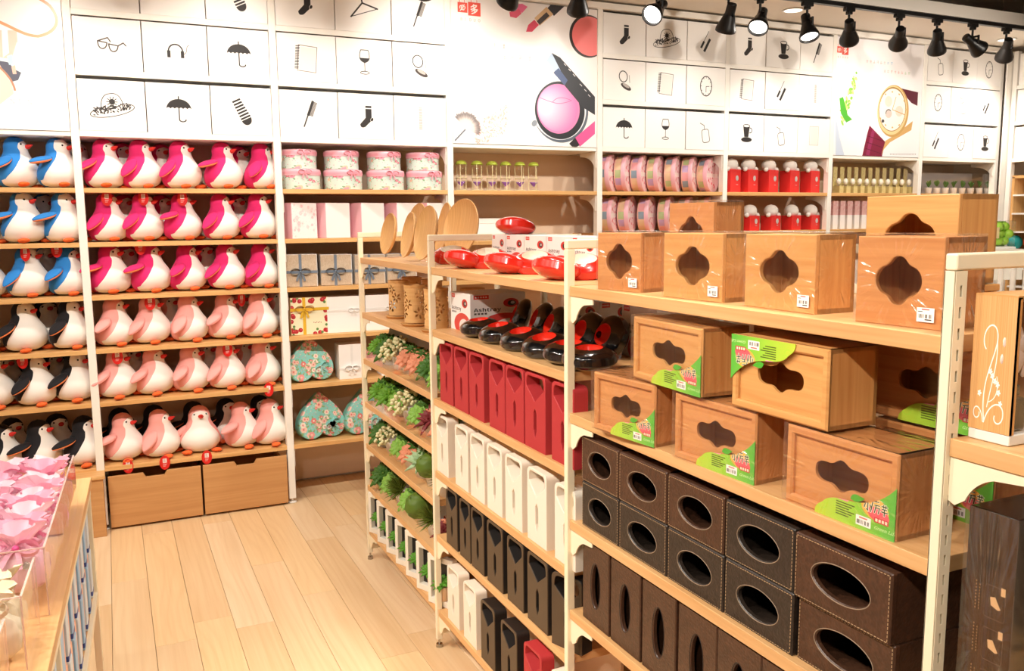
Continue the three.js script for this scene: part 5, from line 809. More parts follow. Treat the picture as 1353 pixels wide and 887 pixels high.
// ---------------------------------------------------------------- tissue boxes
const quatre = (sx, sy) => { const s = 1, h = new THREE.Path(); h.moveTo(0, 0.62 * s); h.bezierCurveTo(0.19 * s, 0.62 * s, 0.17 * s, 0.43 * s, 0.32 * s, 0.37 * s); h.bezierCurveTo(0.62 * s, 0.26 * s, 0.62 * s, -0.26 * s, 0.32 * s, -0.37 * s); h.bezierCurveTo(0.17 * s, -0.43 * s, 0.19 * s, -0.62 * s, 0, -0.62 * s); h.bezierCurveTo(-0.19 * s, -0.62 * s, -0.17 * s, -0.43 * s, -0.32 * s, -0.37 * s); h.bezierCurveTo(-0.62 * s, -0.26 * s, -0.62 * s, 0.26 * s, -0.32 * s, 0.37 * s); h.bezierCurveTo(-0.17 * s, 0.43 * s, -0.19 * s, 0.62 * s, 0, 0.62 * s); return h; };
const wavy = () => { const s = 1, h = new THREE.Path(); h.moveTo(-0.52 * s, 0); h.bezierCurveTo(-0.52 * s, 0.2 * s, -0.36 * s, 0.2 * s, -0.24 * s, 0.19 * s); h.bezierCurveTo(-0.12 * s, 0.19 * s, -0.1 * s, 0.3 * s, 0, 0.3 * s); h.bezierCurveTo(0.1 * s, 0.3 * s, 0.12 * s, 0.19 * s, 0.24 * s, 0.19 * s); h.bezierCurveTo(0.36 * s, 0.2 * s, 0.52 * s, 0.2 * s, 0.52 * s, 0); h.bezierCurveTo(0.52 * s, -0.2 * s, 0.36 * s, -0.2 * s, 0.24 * s, -0.19 * s); h.bezierCurveTo(0.12 * s, -0.19 * s, 0.1 * s, -0.3 * s, 0, -0.3 * s); h.bezierCurveTo(-0.1 * s, -0.3 * s, -0.12 * s, -0.19 * s, -0.24 * s, -0.19 * s); h.bezierCurveTo(-0.36 * s, -0.2 * s, -0.52 * s, -0.2 * s, -0.52 * s, 0); return h; };
const shift = (path, dx, dy, sx, sy) => { const p = path.getPoints(14).map((q) => [q.x * sx + dx, q.y * sy + dy]); return poly(p); };
const sticker = std(0xffffff, 0.45, { map: canvasTex(128, 96, (x) => { x.fillStyle = '#f4f2ec'; x.fillRect(0, 0, 128, 96); x.fillStyle = '#d9605a'; x.fillRect(36, 8, 56, 8); x.fillStyle = '#2b2826'; for (let k = 0; k < 34; k++) if (hash(k, 1, 6) > 0.4) x.fillRect(10 + k * 3.1, 44, 1.4 + 1.6 * hash(k, 2, 6), 26); x.fillRect(8, 24, 34, 5); x.fillRect(60, 76, 50, 8); }) });
function hollow(w, h, d, th) { return [box(w, th, d, 0, th / 2, -d / 2), box(w, th, d, 0, h - th / 2, -d / 2), box(th, h, d, -w / 2 + th / 2, h / 2, -d / 2), box(th, h, d, w / 2 - th / 2, h / 2, -d / 2), box(w, h, th, 0, h / 2, -d + th / 2)]; }
// crinkled shrink film over a box
function filmGeo(w, h, d, seed) { const g = new THREE.BoxGeometry(w, h, d, 16, 14, 8); const p = g.attributes.position; for (let i = 0; i < p.count; i++) { const x = p.getX(i), y = p.getY(i), z = p.getZ(i); const n = (vnoise(x * 160 + 50, y * 160 + 50, seed, 999, 999) + vnoise(z * 160 + 50, (x + y) * 90 + 50, seed + 1, 999, 999) - 1) * 0.0014; const s = [Math.abs(x) / w, Math.abs(y) / h, Math.abs(z) / d]; const k = s.indexOf(Math.max(...s)); p.setXYZ(i, x + (k === 0 ? Math.sign(x) * n : 0), y + (k === 1 ? Math.abs(n) * 0.6 : 0), z + (k === 2 ? Math.sign(z) * n : 0)); } g.computeVertexNormals(); return g.translate(0, h / 2, -d / 2); }
M.film.bumpMap = dataTex(256, 256, (u, v) => { const x = u - 0.5, y = v - 0.5, r = Math.hypot(x, y), a = (Math.atan2(y, x) / (2 * Math.PI) + 0.5); const s = vnoise(a * 70, r * 5, 5, 70, 99) * Math.min(1, Math.max(0, (r - 0.16) * 6)); const q = vnoise(u * 12, v * 12, 8, 12, 12); const n = Math.min(255, 255 * (0.75 * Math.pow(s, 2) + 0.25 * q)); return [n, n, n]; }, false); M.film.bumpScale = 0.003;
function edge(p1, p2, y) { const a = onY(...p1, y), b = onY(...p2, y), d = b.clone().sub(a); return { a, b, c: a.clone().add(b).multiplyScalar(0.5), w: d.length(), th: Math.atan2(-d.z, d.x) }; }
const hAt = (e, px, py, y) => onZ(px, py, e.a.z).y - y;
// square boxes with the lobed hole on the top shelf
function squareTissue(label, e, y, h, d, mat, film, filmSeed, hole) {
  const t = thing('wooden_tissue_box', label, 'tissue box', [e.c.x, y, e.c.z], e.th, 'square wooden tissue boxes'), w = e.w;
  part('body', [grain(mergeGeometries(hollow(w, h, d, 0.008).map((g) => g.toNonIndexed())).translate(0, 0, -0.008), 1, filmSeed)], mat, t);
  const s = poly([[-w / 2, 0], [w / 2, 0], [w / 2, h], [-w / 2, h]]); s.holes.push(shift(quatre(), 0, h * 0.51, w * 0.94 * hole, h * 0.84 * hole)); part('face', grain(extrude(s, 0.009, 0.0012, 12).translate(0, 0, -0.008), 0, filmSeed * 3), mat, t);
  part('sticker', T(new THREE.PlaneGeometry(0.026, 0.0195), w / 2 - 0.021, 0.02, film ? 0.0042 : 0.0016), sticker, t, 'white price sticker with barcode');
  if (film) part('film', filmGeo(w + 0.005, h + 0.003, d + 0.006, filmSeed).translate(0, 0.0008, 0.003), M.film, t, 'clear shrink film');
}
{
  const y = YNEAR[0];
  const e1 = edge([790, 382], [846.6, 387.3], y), h1 = hAt(e1, 794, 307.5, y); squareTissue('film wrapped square wooden tissue box beside the red ashtrays', e1, y, h1, 0.075, M.bambooRed, true, 3, 0.58);
  const e2 = edge([876.7, 392], [954, 400.6], y), h2 = hAt(e2, 880, 308, y); squareTissue('film wrapped square wooden tissue box with another stacked on top', e2, y, h2, 0.075, M.bamboo, true, 5, 0.56);
  const e3 = edge([983.8, 404], [1075.6, 416], y), h3 = hAt(e3, 990.5, 309, y); squareTissue('film wrapped square wooden tissue box standing alone with nothing on it', e3, y, h3, 0.075, M.bamboo, true, 7, 0.54);
  const e4 = edge([1130, 424.6], [1243, 437.7], y), h4 = hAt(e4, 1140, 312, y); squareTissue('large film wrapped square tissue box beside the slotted post', e4, y, h4, 0.085, M.bambooRed, true, 9, 0.52);
  const up = (label, x, za, zb, y1, lift) => { const t = thing('wooden_block_box', 'flat plain wooden box lying under the ' + label, 'box', [x + 0.02, y, (za + zb) / 2], A90, 'flat wooden boxes'); part('body', grain(rbox(zb - za, lift - 0.012, 0.09, 0.002, 0, (lift - 0.012) / 2, -0.045), 0), M.bambooRed, t); part('lid', grain(rbox(zb - za + 0.004, 0.011, 0.094, 0.002, 0, lift - 0.0065, -0.045), 0), M.bamboo, t); const c = V3(x + 0.008, y, (za + zb) / 2); return { c, w: zb - za, th: A90 + 0.06, a: c }; };
  const f2 = up('raised wrapped tissue box', 1.13, zAt(883, 290, 1.13), zAt(937, 290, 1.13), 0, 0.045); squareTissue('smaller wrapped tissue box raised behind another square box', f2, y + 0.0455, onX(937, 267, 1.13).y - y - 0.0455, 0.075, M.bambooRed, true, 11, 0.54);
  const f4 = up('bare tissue box', 1.12, zAt(1143, 290, 1.12), zAt(1259, 290, 1.12), 0, 0.05); squareTissue('bare square tissue box raised behind the large wrapped one', f4, y + 0.0505, onX(1259, 256, 1.12).y - y - 0.0505, 0.085, M.bamboo, false, 13, 0.54);
}
// oblong boxes with green corner label
const greenTex = canvasTex(512, 320, (x) => {
  const g = x.createLinearGradient(0, 0, 512, 0); g.addColorStop(0, '#c2d640'); g.addColorStop(0.45, '#a2d23e'); g.addColorStop(1, '#5ab440'); x.fillStyle = g; x.fillRect(0, 0, 512, 320);
  x.strokeStyle = '#a8d83a'; x.lineWidth = 5; for (const k of [0, 1, 2]) { x.beginPath(); x.arc(60 + k * 20, 250 - k * 30, 26 - k * 6, 0, 5); x.stroke(); }
  x.fillStyle = '#f2b24c'; x.beginPath(); x.ellipse(392, 168, 84, 66, 0.3, 0, 7); x.fill(); x.fillStyle = '#e8606a'; x.beginPath(); x.ellipse(414, 198, 66, 42, 0.2, 0, 7); x.fill();
  x.fillStyle = '#f09aa8'; x.fillRect(150, 150, 78, 34); x.fillStyle = '#4b5a1c'; for (let k = 0; k < 6; k++) x.fillRect(150, 196 + k * 15, 120 - (k % 3) * 18, 7);
  x.strokeStyle = '#2e5a24'; const st = (c, w) => { x.strokeStyle = c; x.lineWidth = w; x.lineCap = 'round'; for (const l of [[338, 130, 338, 196, 326, 188], [318, 150, 310, 178], [356, 148, 368, 176], [392, 92, 404, 104], [376, 112, 424, 108], [378, 112, 362, 200], [392, 138, 430, 134], [404, 136, 392, 196], [404, 156, 430, 154, 422, 196], [448, 130, 490, 128], [462, 116, 462, 138], [478, 116, 478, 138], [452, 150, 486, 148], [468, 150, 468, 198], [446, 172, 494, 170]]) { x.beginPath(); for (let i = 0; i < l.length; i += 2) i ? x.lineTo(l[i], l[i + 1]) : x.moveTo(l[i], l[i + 1]); x.stroke(); } }; x.save(); x.translate(398, 158); x.scale(0.76, 0.76); x.translate(-402, -155); st('#fbf8e6', 15); st('#23401c', 8); x.restore();
  x.fillStyle = '#c8343c'; x.fillRect(392, 214, 84, 30); x.fillStyle = '#f6e6c8'; for (let k = 0; k < 4; k++) x.fillRect(398 + k * 19, 220, 13, 18); x.fillStyle = '#f4f2ec'; x.fillRect(280, 236, 92, 60); x.fillStyle = '#3a3632'; for (let k = 0; k < 22; k++) if (hash(k, 3, 6) > 0.4) x.fillRect(286 + k * 3.6, 262, 2.4, 24); x.fillStyle = '#d86a60'; x.fillRect(300, 244, 50, 8); x.fillStyle = '#d9efb0'; x.font = 'italic 26px serif'; x.fillText('Green Life', 392, 284); });
const greenMat = std(0xffffff, 0.4, { map: greenTex }), leafMat = std(0x4cab2e, 0.5);
function oblongTissue(label, e, y, h, mat, opt = {}) {
  const d = opt.d || 0.1, w = e.w, t = thing('oblong_tissue_box', label, 'tissue box', [e.c.x, y, e.c.z], e.th, 'oblong tissue boxes with green label');
  part('body', [grain(mergeGeometries(hollow(w, h, d, 0.007).map((g) => g.toNonIndexed())).translate(0, 0, -0.004), 0, 3)], mat, t);
  const b = 0.014, ring = poly([[-w / 2, 0], [w / 2, 0], [w / 2, h], [-w / 2, h]]); ring.holes.push(poly([[-w / 2 + b, b], [w / 2 - b, b], [w / 2 - b, h - b], [-w / 2 + b, h - b]])); part('moulding', grain(extrude(ring, 0.01, 0.003).translate(0, 0, -0.01), 0, 5), mat, t);
  const s = poly([[-w / 2 + b - 0.002, b - 0.002], [w / 2 - b + 0.002, b - 0.002], [w / 2 - b + 0.002, h - b + 0.002], [-w / 2 + b - 0.002, h - b + 0.002]]); s.holes.push(shift(wavy(), 0, h * 0.52, w * 0.46, h * 0.66)); part('panel', grain(extrude(s, 0.005, 0, 10).translate(0, 0, -0.0125), 0, 9), mat, t);
  // label
  const L = new THREE.Shape(); L.moveTo(w * 0.5, 0); L.lineTo(w * 0.5, h * 0.62); L.bezierCurveTo(w * 0.44, h * 0.5, w * 0.34, h * 0.36, w * 0.2, h * 0.31); L.bezierCurveTo(w * 0.1, h * 0.27, -w * 0.02, h * 0.3, -w * 0.1, h * 0.2); L.bezierCurveTo(-w * 0.13, h * 0.13, -w * 0.19, h * 0.13, -w * 0.19, 0); L.closePath();
  const lg = extrude(L, 0.0012).translate(0, 0, 0.0008); { const p = lg.attributes.position, uv = lg.attributes.uv; for (let i = 0; i < p.count; i++) uv.setXY(i, (p.getX(i) + w * 0.2) / (w * 0.7), p.getY(i) / (h * 0.64)); }
  const lab = part('label', lg, greenMat, t, 'green paper corner label'); const lf = new THREE.Shape(); lf.moveTo(0, 0); lf.bezierCurveTo(w * 0.02, h * 0.1, w * 0.06, h * 0.06, w * 0.12, h * 0.05); lf.bezierCurveTo(w * 0.08, -h * 0.02, w * 0.04, -h * 0.04, 0, 0); const leaf = part('label_leaf', extrude(lf, 0.001).translate(w * 0.13, h * 0.33, 0.0015), leafMat, lab);
  if (opt.flip) { lab.rotation.z = Math.PI; lab.position.set(0, h, 0); }
  if (opt.film) part('film', filmGeo(w + 0.005, h + 0.003, d + 0.008, opt.film).translate(0, 0.0008, 0.004), M.film, t, 'clear shrink film');
}
{
  const y = YNEAR[1];
  const a = edge([784, 565.7], [865, 592], y), ha = hAt(a, 784.5, 490, y), b = edge([890.3, 603], [997, 641.8], y), hb = hAt(b, 891.4, 518, y), c = edge([1036.7, 659.5], [1182.5, 717], y), hc = hAt(c, 1041.6, 561.6, y);
  const h = (ha + hb + hc) / 3;
  oblongTissue('wrapped oblong tissue box with green label, lower row beside the third frame', a, y, h, M.bambooRed, { film: 21 });
  oblongTissue('wrapped oblong tissue box with green label, middle of the lower row', b, y, h, M.bambooRed, { film: 23 });
  oblongTissue('wrapped oblong tissue box with green label, lower row beside the slotted post', c, y, h, M.bambooRed, { film: 25 });
  const y2 = y + h + 0.006, d = edge([836, 498], [926, 525.8], y2), e = edge([965.7, 535.4], [1091.6, 571], y2);
  oblongTissue('oblong tissue box with green label resting across two lower boxes', d, y2, h, M.bamboo, { film: 27 });
  oblongTissue('oblong tissue box turned upside down, green label at its top corner', e, y2, h, M.bamboo, { flip: true, open: true });
  const f = { ...c, c: c.c.clone().add(V3(0.16, 0, 0.03)), w: c.w, th: c.th }; oblongTissue('wrapped oblong tissue box in the dim back row beside the slotted post', f, y, h, M.bambooRed, { film: 29 }); oblongTissue('wrapped oblong tissue box stacked in the dim back row', { ...f, c: f.c.clone().add(V3(0.0, 0, -0.02)) }, y2, h, M.bambooRed, { film: 31 });
  const g = { ...b, c: b.c.clone().add(V3(0.15, 0, -0.02)) }; oblongTissue('wrapped oblong tissue box behind the middle of the lower row', g, y, h, M.bambooRed, { film: 33 }); oblongTissue('wrapped oblong tissue box behind the upside down one', { ...g, c: g.c.clone().add(V3(0, 0, 0.06)) }, y2, h, M.bambooRed, { film: 35 });
}
// leather boxes with stitched edge and oval hole
{
  const hide = (c, s) => std(0xffffff, 0.42, { map: dataTex(256, 256, (u, v) => { const n = 0.5 * vnoise(u * 40, v * 40, s, 40, 40) + 0.3 * vnoise(u * 110, v * 110, s + 1, 110, 110) + 0.2 * vnoise(u * 5, v * 5, s + 2, 5, 5); return mixc(c, c.map((q) => q * 0.62), n); }, true, [4, 4]), bumpMap: dataTex(256, 256, (u, v) => { const n = 255 * vnoise(u * 90, v * 90, s + 4, 90, 90); return [n, n, n]; }, false, [4, 4]), bumpScale: 0.0004 });
  const brown = hide([92, 60, 42], 61), dark = hide([62, 51, 43], 63), stitch = std(0xb89a74, 0.6), rimM = std(0x95806a, 0.55);
  const cache = new Map();
  function geos(w, h, d, rx, ry, th) {
    const k = [w, h, d].map((q) => q.toFixed(3)).join(); if (cache.has(k)) return cache.get(k);
    const s = new THREE.Shape(), r = 0.004; s.moveTo(-w / 2 + r, 0); s.lineTo(w / 2 - r, 0); s.quadraticCurveTo(w / 2, 0, w / 2, r); s.lineTo(w / 2, h - r); s.quadraticCurveTo(w / 2, h, w / 2 - r, h); s.lineTo(-w / 2 + r, h); s.quadraticCurveTo(-w / 2, h, -w / 2, h - r); s.lineTo(-w / 2, r); s.quadraticCurveTo(-w / 2, 0, -w / 2 + r, 0);
    const p = new THREE.Path(); p.absellipse(0, h / 2, rx, ry, 0, Math.PI * 2, true); s.holes.push(p); const face = grain(extrude(s, 0.012, 0.0022, 24).translate(0, 0, -0.012), 0);
    const L = [], ins = 0.0042, dash = 0.0038, gap = 0.0022; const run = (x0, y0, x1, y1) => { const l = Math.hypot(x1 - x0, y1 - y0), n = Math.floor(l / (dash + gap)); for (let i = 0; i < n; i++) { const t = (i + 0.5) / n; L.push(box(x0 === x1 ? 0.0009 : dash, x0 === x1 ? dash : 0.0009, 0.0008, lerp(x0, x1, t), lerp(y0, y1, t), 0.0003)); } };
    const X = w / 2 - ins, Y0 = ins, Y1 = h - ins; run(-X, Y0, X, Y0); run(X, Y0, X, Y1); run(X, Y1, -X, Y1); run(-X, Y1, -X, Y0);
    const pts = []; for (let i = 0; i < 48; i++) { const a = i / 48 * Math.PI * 2; pts.push(V3((rx + 0.0025) * Math.cos(a), h / 2 + (ry + 0.0025) * Math.sin(a), 0.0)); }
    const o = { face, stitch: merge(L), rim: tube(pts, 0.0009, 72, 5, true), body: grain(mergeGeometries(hollow(w - 0.001, h - 0.001, d, 0.004).map((g) => g.toNonIndexed())).translate(0, 0, -0.011), 0) }; cache.set(k, o); return o;
  }
  function leather(label, x, y, z0, w, h, d, mat, up, dl = 0) {
    const g = up ? geos(w, h, d, w * 0.16, h * 0.27) : geos(w, h, d, w * 0.295, h * 0.245); const t = thing('leather_tissue_box', label, 'tissue box', [x, y, z0 + w / 2], A90 + dl, up ? 'upright leather boxes' : 'stitched leather tissue boxes');
    part('face', g.face, mat, t); part('body', g.body, mat, t); if (!up) part('stitching', g.stitch, stitch, t, 'tan stitching'); part('hole_rim', g.rim, up ? dark : rimM, t);
  }
  const y = YNEAR[2], zz = [-1.7, -1.537, -1.357, -1.181, -1.004], x = GX + 0.016, hh = 0.108;
  const W = [0.16, 0.176, 0.172, 0.172, 0.19];
  zz.forEach((z, i) => { const m1 = i < 3 || i === 4 ? brown : dark, m2 = i === 4 ? brown : dark; leather(`${m1 === brown ? 'brown' : 'dark brown'} stitched leather tissue box, upper row, ${ORD[i]} from the third frame`, x + (i === 4 ? -0.004 : 0), y + hh + 0.001, z, W[i], hh, 0.17, m1, false, 0); leather(`${m2 === brown ? 'brown' : 'dark brown'} stitched leather tissue box, lower row, ${ORD[i]} from the third frame`, x + (i === 4 ? 0.006 : 0), y, z + 0.002, W[i], hh, 0.17, m2, false); });
  const zv = [-1.695, -1.569, -1.443, -1.316, -1.196, -1.077, -0.955, -0.834]; zv.forEach((z, i) => leather(`plain brown leather box set upright, ${ORD[i]} from the third frame`, x, YNEAR[3], z + 0.001, i === 7 ? 0.078 : 0.118, 0.196, 0.14, brown, true));
  const cup = phy({ color: 0xcbb2d6, roughness: 0.2, transmission: 0.5, thickness: 0 });
  [[797, 'beside the third frame'], [826, 'next to another cup']].forEach(([px, w], i) => { const t = thing('glitter_cup', `pale violet glitter cup on the bottom shelf ${w}`, 'cup', [1.05, YNEAR[4], -1.62 + i * 0.11], 0, 'violet glitter cups'); part('wall', lathe([[0, 0.002], [0.046, 0.002], [0.05, 0.21], [0.047, 0.21], [0.043, 0.008]], 28), cup, t); part('filling', cyl(0.045, 0.043, 0.16, 24, 0, 0.084, 0), std(0xd8b7c0, 0.7), t); });
}
// ---------------------------------------------------------------- near bay: flowered display box, dark carton
{
  const y = 1.207, e = edge([1277, 571], [1325, 590], y);
  const z = FZ.near + 0.06, x = 0.978, H = 0.186, W = 0.056, D = 0.17;
  const wood = M.bamboo, t = thing('flower_display_box', 'tan display box with white scrolls, blossoms and bottle behind clear front', 'display box', [0.985 + D / 2, y + 0.0005, -0.698], 0.0);
  const scroll = std(0xffffff, 0.5, { map: canvasTex(256, 512, (c) => { c.fillStyle = '#d9a468'; c.fillRect(0, 0, 256, 512); for (let k = 0; k < 60; k++) { c.fillStyle = k % 2 ? '#d29c5f' : '#dfac72'; c.fillRect(hash(k, 1, 1) * 256, 0, 2 + 3 * hash(k, 2, 1), 512); } c.strokeStyle = '#fbf6ee'; c.lineCap = 'round'; const B = (w, ...p) => { c.lineWidth = w; c.beginPath(); c.moveTo(p[0], p[1]); for (let i = 2; i < p.length; i += 6) c.bezierCurveTo(p[i], p[i + 1], p[i + 2], p[i + 3], p[i + 4], p[i + 5]); c.stroke(); };
    B(6, 96, 470, 60, 330, 130, 260, 150, 170, 160, 110, 110, 90, 80, 130, 60, 160, 70, 190, 84, 200); B(5, 150, 170, 165, 240, 130, 330, 110, 420); B(6, 96, 480, 130, 380, 220, 390, 210, 450, 200, 490, 150, 480, 160, 450); B(5, 90, 480, 80, 420, 30, 410, 30, 450, 36, 480, 70, 470, 66, 446); B(4, 120, 400, 180, 380, 170, 320, 160, 300); c.fillStyle = '#fbf6ee'; for (const [a, b] of [[132, 300], [150, 318], [168, 330], [176, 360], [60, 372], [120, 284], [190, 400]]) for (let k = 0; k < 5; k++) { c.beginPath(); c.ellipse(a + 7 * Math.cos(k * 1.26), b + 7 * Math.sin(k * 1.26), 6, 4, k * 1.26, 0, 7); c.fill(); } }) });
  // origin at the back of the side wall; its scrolled side faces the aisle
  part('base', rbox(D, 0.014, W, 0.002, 0, 0.007, 0), std(0xe9e4dc, 0.5), t, 'white base'); part('case', [grain(box(0.004, H - 0.016, W, -D / 2 + 0.002, 0.014 + (H - 0.016) / 2, 0), 1), grain(box(D, 0.004, W, 0, H - 0.002, 0), 2), grain(box(D, H - 0.016, 0.004, 0, 0.014 + (H - 0.016) / 2, -W / 2 + 0.002), 0), grain(box(0.008, H - 0.016, 0.006, -D / 2 + 0.004, 0.014 + (H - 0.016) / 2, W / 2 - 0.003), 1)], wood, t);
  part('scroll_print', new THREE.PlaneGeometry(W, H - 0.016).rotateY(-Math.PI / 2).translate(-D / 2 - 0.0006, 0.014 + (H - 0.016) / 2, 0), scroll, t, 'white scroll print'); part('window', box(D - 0.008, H - 0.02, 0.001, 0.004, 0.014 + (H - 0.018) / 2, W / 2 - 0.002), M.acrylic, t); part('back', box(D - 0.01, H - 0.03, 0.003, 0, H / 2, -W / 2 + 0.006), std(0x9a6a48, 0.7), t);
  const bot = part('bottle', [rbox(0.03, 0.042, 0.024, 0.004, -0.058, 0.036, W / 2 - 0.02), rbox(0.014, 0.014, 0.014, 0.002, -0.058, 0.066, W / 2 - 0.02)], phy({ color: 0x6b6a62, roughness: 0.05, transmission: 0.7, thickness: 0.02 }), t, 'dark glass bottle');
  const pet = []; for (let k = 0; k < 6; k++) pet.push(sph(0.012, 0.017, 0.004, 0, 0.014, 0, 10, 8).rotateZ(k * 1.05).translate(-0.06, 0.118, W / 2 - 0.016 + 0.002 * (k % 2))); for (let k = 0; k < 5; k++) pet.push(sph(0.009, 0.013, 0.004, 0, 0.01, 0, 10, 8).rotateZ(k * 1.26).translate(-0.028, 0.1, W / 2 - 0.02)); part('blossoms', pet, std(0xf2dcd0, 0.6), t, 'pale blossoms');
}
{
  const y = YNEAR[2]; const dark = phy({ color: 0x1b1512, roughness: 0.25, clearcoat: 0.8, clearcoatRoughness: 0.1 });
  const W = 0.066, H = 0.346, D = 0.12, print = canvasTex(256, 768, (c) => { c.fillStyle = '#2a2019'; c.fillRect(0, 0, 256, 768); for (let k = 0; k < 26; k++) { c.fillStyle = ['#33281f', '#231b15', '#2e2a2c'][k % 3]; c.fillRect(hash(k, 1, 4) * 256, 0, 6 + 12 * hash(k, 2, 4), 768); } c.strokeStyle = '#6b5a4a'; c.lineWidth = 2; for (let k = 0; k < 4; k++) { const y0 = 210 + k * 128; c.beginPath(); c.roundRect(110, y0, 112, 96, 12); c.stroke(); c.fillStyle = '#ecc08c'; c.beginPath(); c.moveTo(140, y0 + 34); c.lineTo(168, y0 + 30); c.lineTo(200, y0 + 62); c.lineTo(186, y0 + 66); c.lineTo(146, y0 + 58); c.fill(); c.fillRect(196, y0 - 4, 24, 24); c.fillStyle = '#a88455'; for (let j = 0; j < 9; j++) { c.fillRect(58, y0 + j * 10, 6, 5); c.fillRect(78, y0 + 8 + j * 9, 5, 5); } } });
  const t = thing('dark_carton', 'tall dark carton with tan pictograms behind clear sleeve', 'box', [0.985 + D / 2, y + 0.0005, -0.683], 0);
  part('body', rbox(D, H, W, 0.002, 0, H / 2, 0), dark, t); part('print', new THREE.PlaneGeometry(W - 0.002, H - 0.002).rotateY(-Math.PI / 2).translate(-D / 2 - 0.0006, H / 2, 0), std(0xffffff, 0.25, { map: print }), t); part('sleeve', [box(D + 0.006, H, 0.0008, 0, H / 2, W / 2 + 0.003), box(0.0008, H, W + 0.006, -D / 2 - 0.003, H / 2, 0)], M.film, t, 'clear plastic sleeve');
}
// black leather goods low beside the post
for (const [i, x, yy, z] of [[0, 1.24, 0.774, -0.655], [1, 1.25, 0.8705, -0.66]]) { const t = thing('leather_case', `black leather case ${i ? 'lying on another case' : 'lying low'} behind the slotted post`, 'case', [x, yy, z], -0.2, 'black leather cases'); part('body', rbox(0.18, 0.095, 0.13, 0.006, 0, 0.0485, 0, 2), std(0x120f0e, 0.35), t); part('seam', [rbox(0.181, 0.002, 0.131, 0.0005, 0, 0.07, 0)], std(0x4a433c, 0.6), t); }
// ---------------------------------------------------------------- display behind the gondola
{
  const t = thing('rear_gondola', 'cream framed display rack standing behind the tissue box gondola', 'shelf', [0, 0, 0]);
  const x0 = 1.62, x1 = 2.05;
  for (const z of [-3.62, -2.62, -1.62, -0.62]) { for (const x of [x0, x1]) part('post', rbox(0.022, 1.42, 0.022, 0.002, x, 0.71, z), M.cream, t); part('top_rail', rbox(x1 - x0, 0.022, 0.022, 0.002, (x0 + x1) / 2, 1.409, z), M.cream, t); }
  for (const y of [1.3, 1.02, 0.74, 0.46, 0.16]) part('shelf_board', grain(rbox(0.42, 0.024, 3.0, 0.002, (x0 + x1) / 2, y - 0.012, -2.12), 2, y * 9), M.gondolaWood, t);
  part('front_rail', rbox(0.02, 0.03, 3.0, 0.002, x0, 1.315, -2.12), M.cream, t);
  const rib = [], N = 110; for (let k = 0; k < N; k++) rib.push(cyl(0.006, 0.006, 0.085, 6, 0, 0.0425, -1.48 + 2.96 * (k + 0.5) / N));
  const r = thing('ribbed_tray', 'long ribbed clear tray on the rear display rack', 'tray', [x0 + 0.03, 1.3005, -2.12]); part('ribs', rib, phy({ color: 0xf4efe8, roughness: 0.15, transmission: 0.6, thickness: 0 }), r); part('floor', box(0.25, 0.004, 2.96, 0.12, 0.002, 0), M.white, r);
  const q = onX(1308, 300, 1.75), green = std(0xa6db40, 0.4), g = thing('green_grape_pack', 'clear pack of round green grapes on the rear display', 'pack', [1.8, 1.42, 0], 0);
  const zc = zAt(1308, 306, 1.8); g.position.z = zc; const gs = []; for (let i = 0; i < 5; i++) for (let j = 0; j < 3; j++) gs.push(sph(0.016, 0.016, 0.016, -0.056 + i * 0.028 + (j % 2) * 0.01, 0.02 + j * 0.026, 0.01 * ((i + j) % 2), 14, 10)); part('grapes', gs, green, g); part('backing', box(0.15, 0.09, 0.004, 0, 0.046, -0.024), std(0x79b52e, 0.5), g); part('cover', rbox(0.156, 0.092, 0.06, 0.003, 0, 0.047, 0), M.film, g); part('card', rbox(0.03, 0.04, 0.002, 0.0005, 0.0, 0.05, 0.031), std(0xe6d39a, 0.5), g); g.rotation.y = -0.35; g.scale.setScalar(0.62); part('tray', rbox(0.16, 0.008, 0.07, 0.002, 0, -0.004, 0), M.white, g);
  part('riser', box(0.2, 0.11, 0.1, 0.0, -0.063, -0.0), std(0xf1e9da, 0.6), g);
}
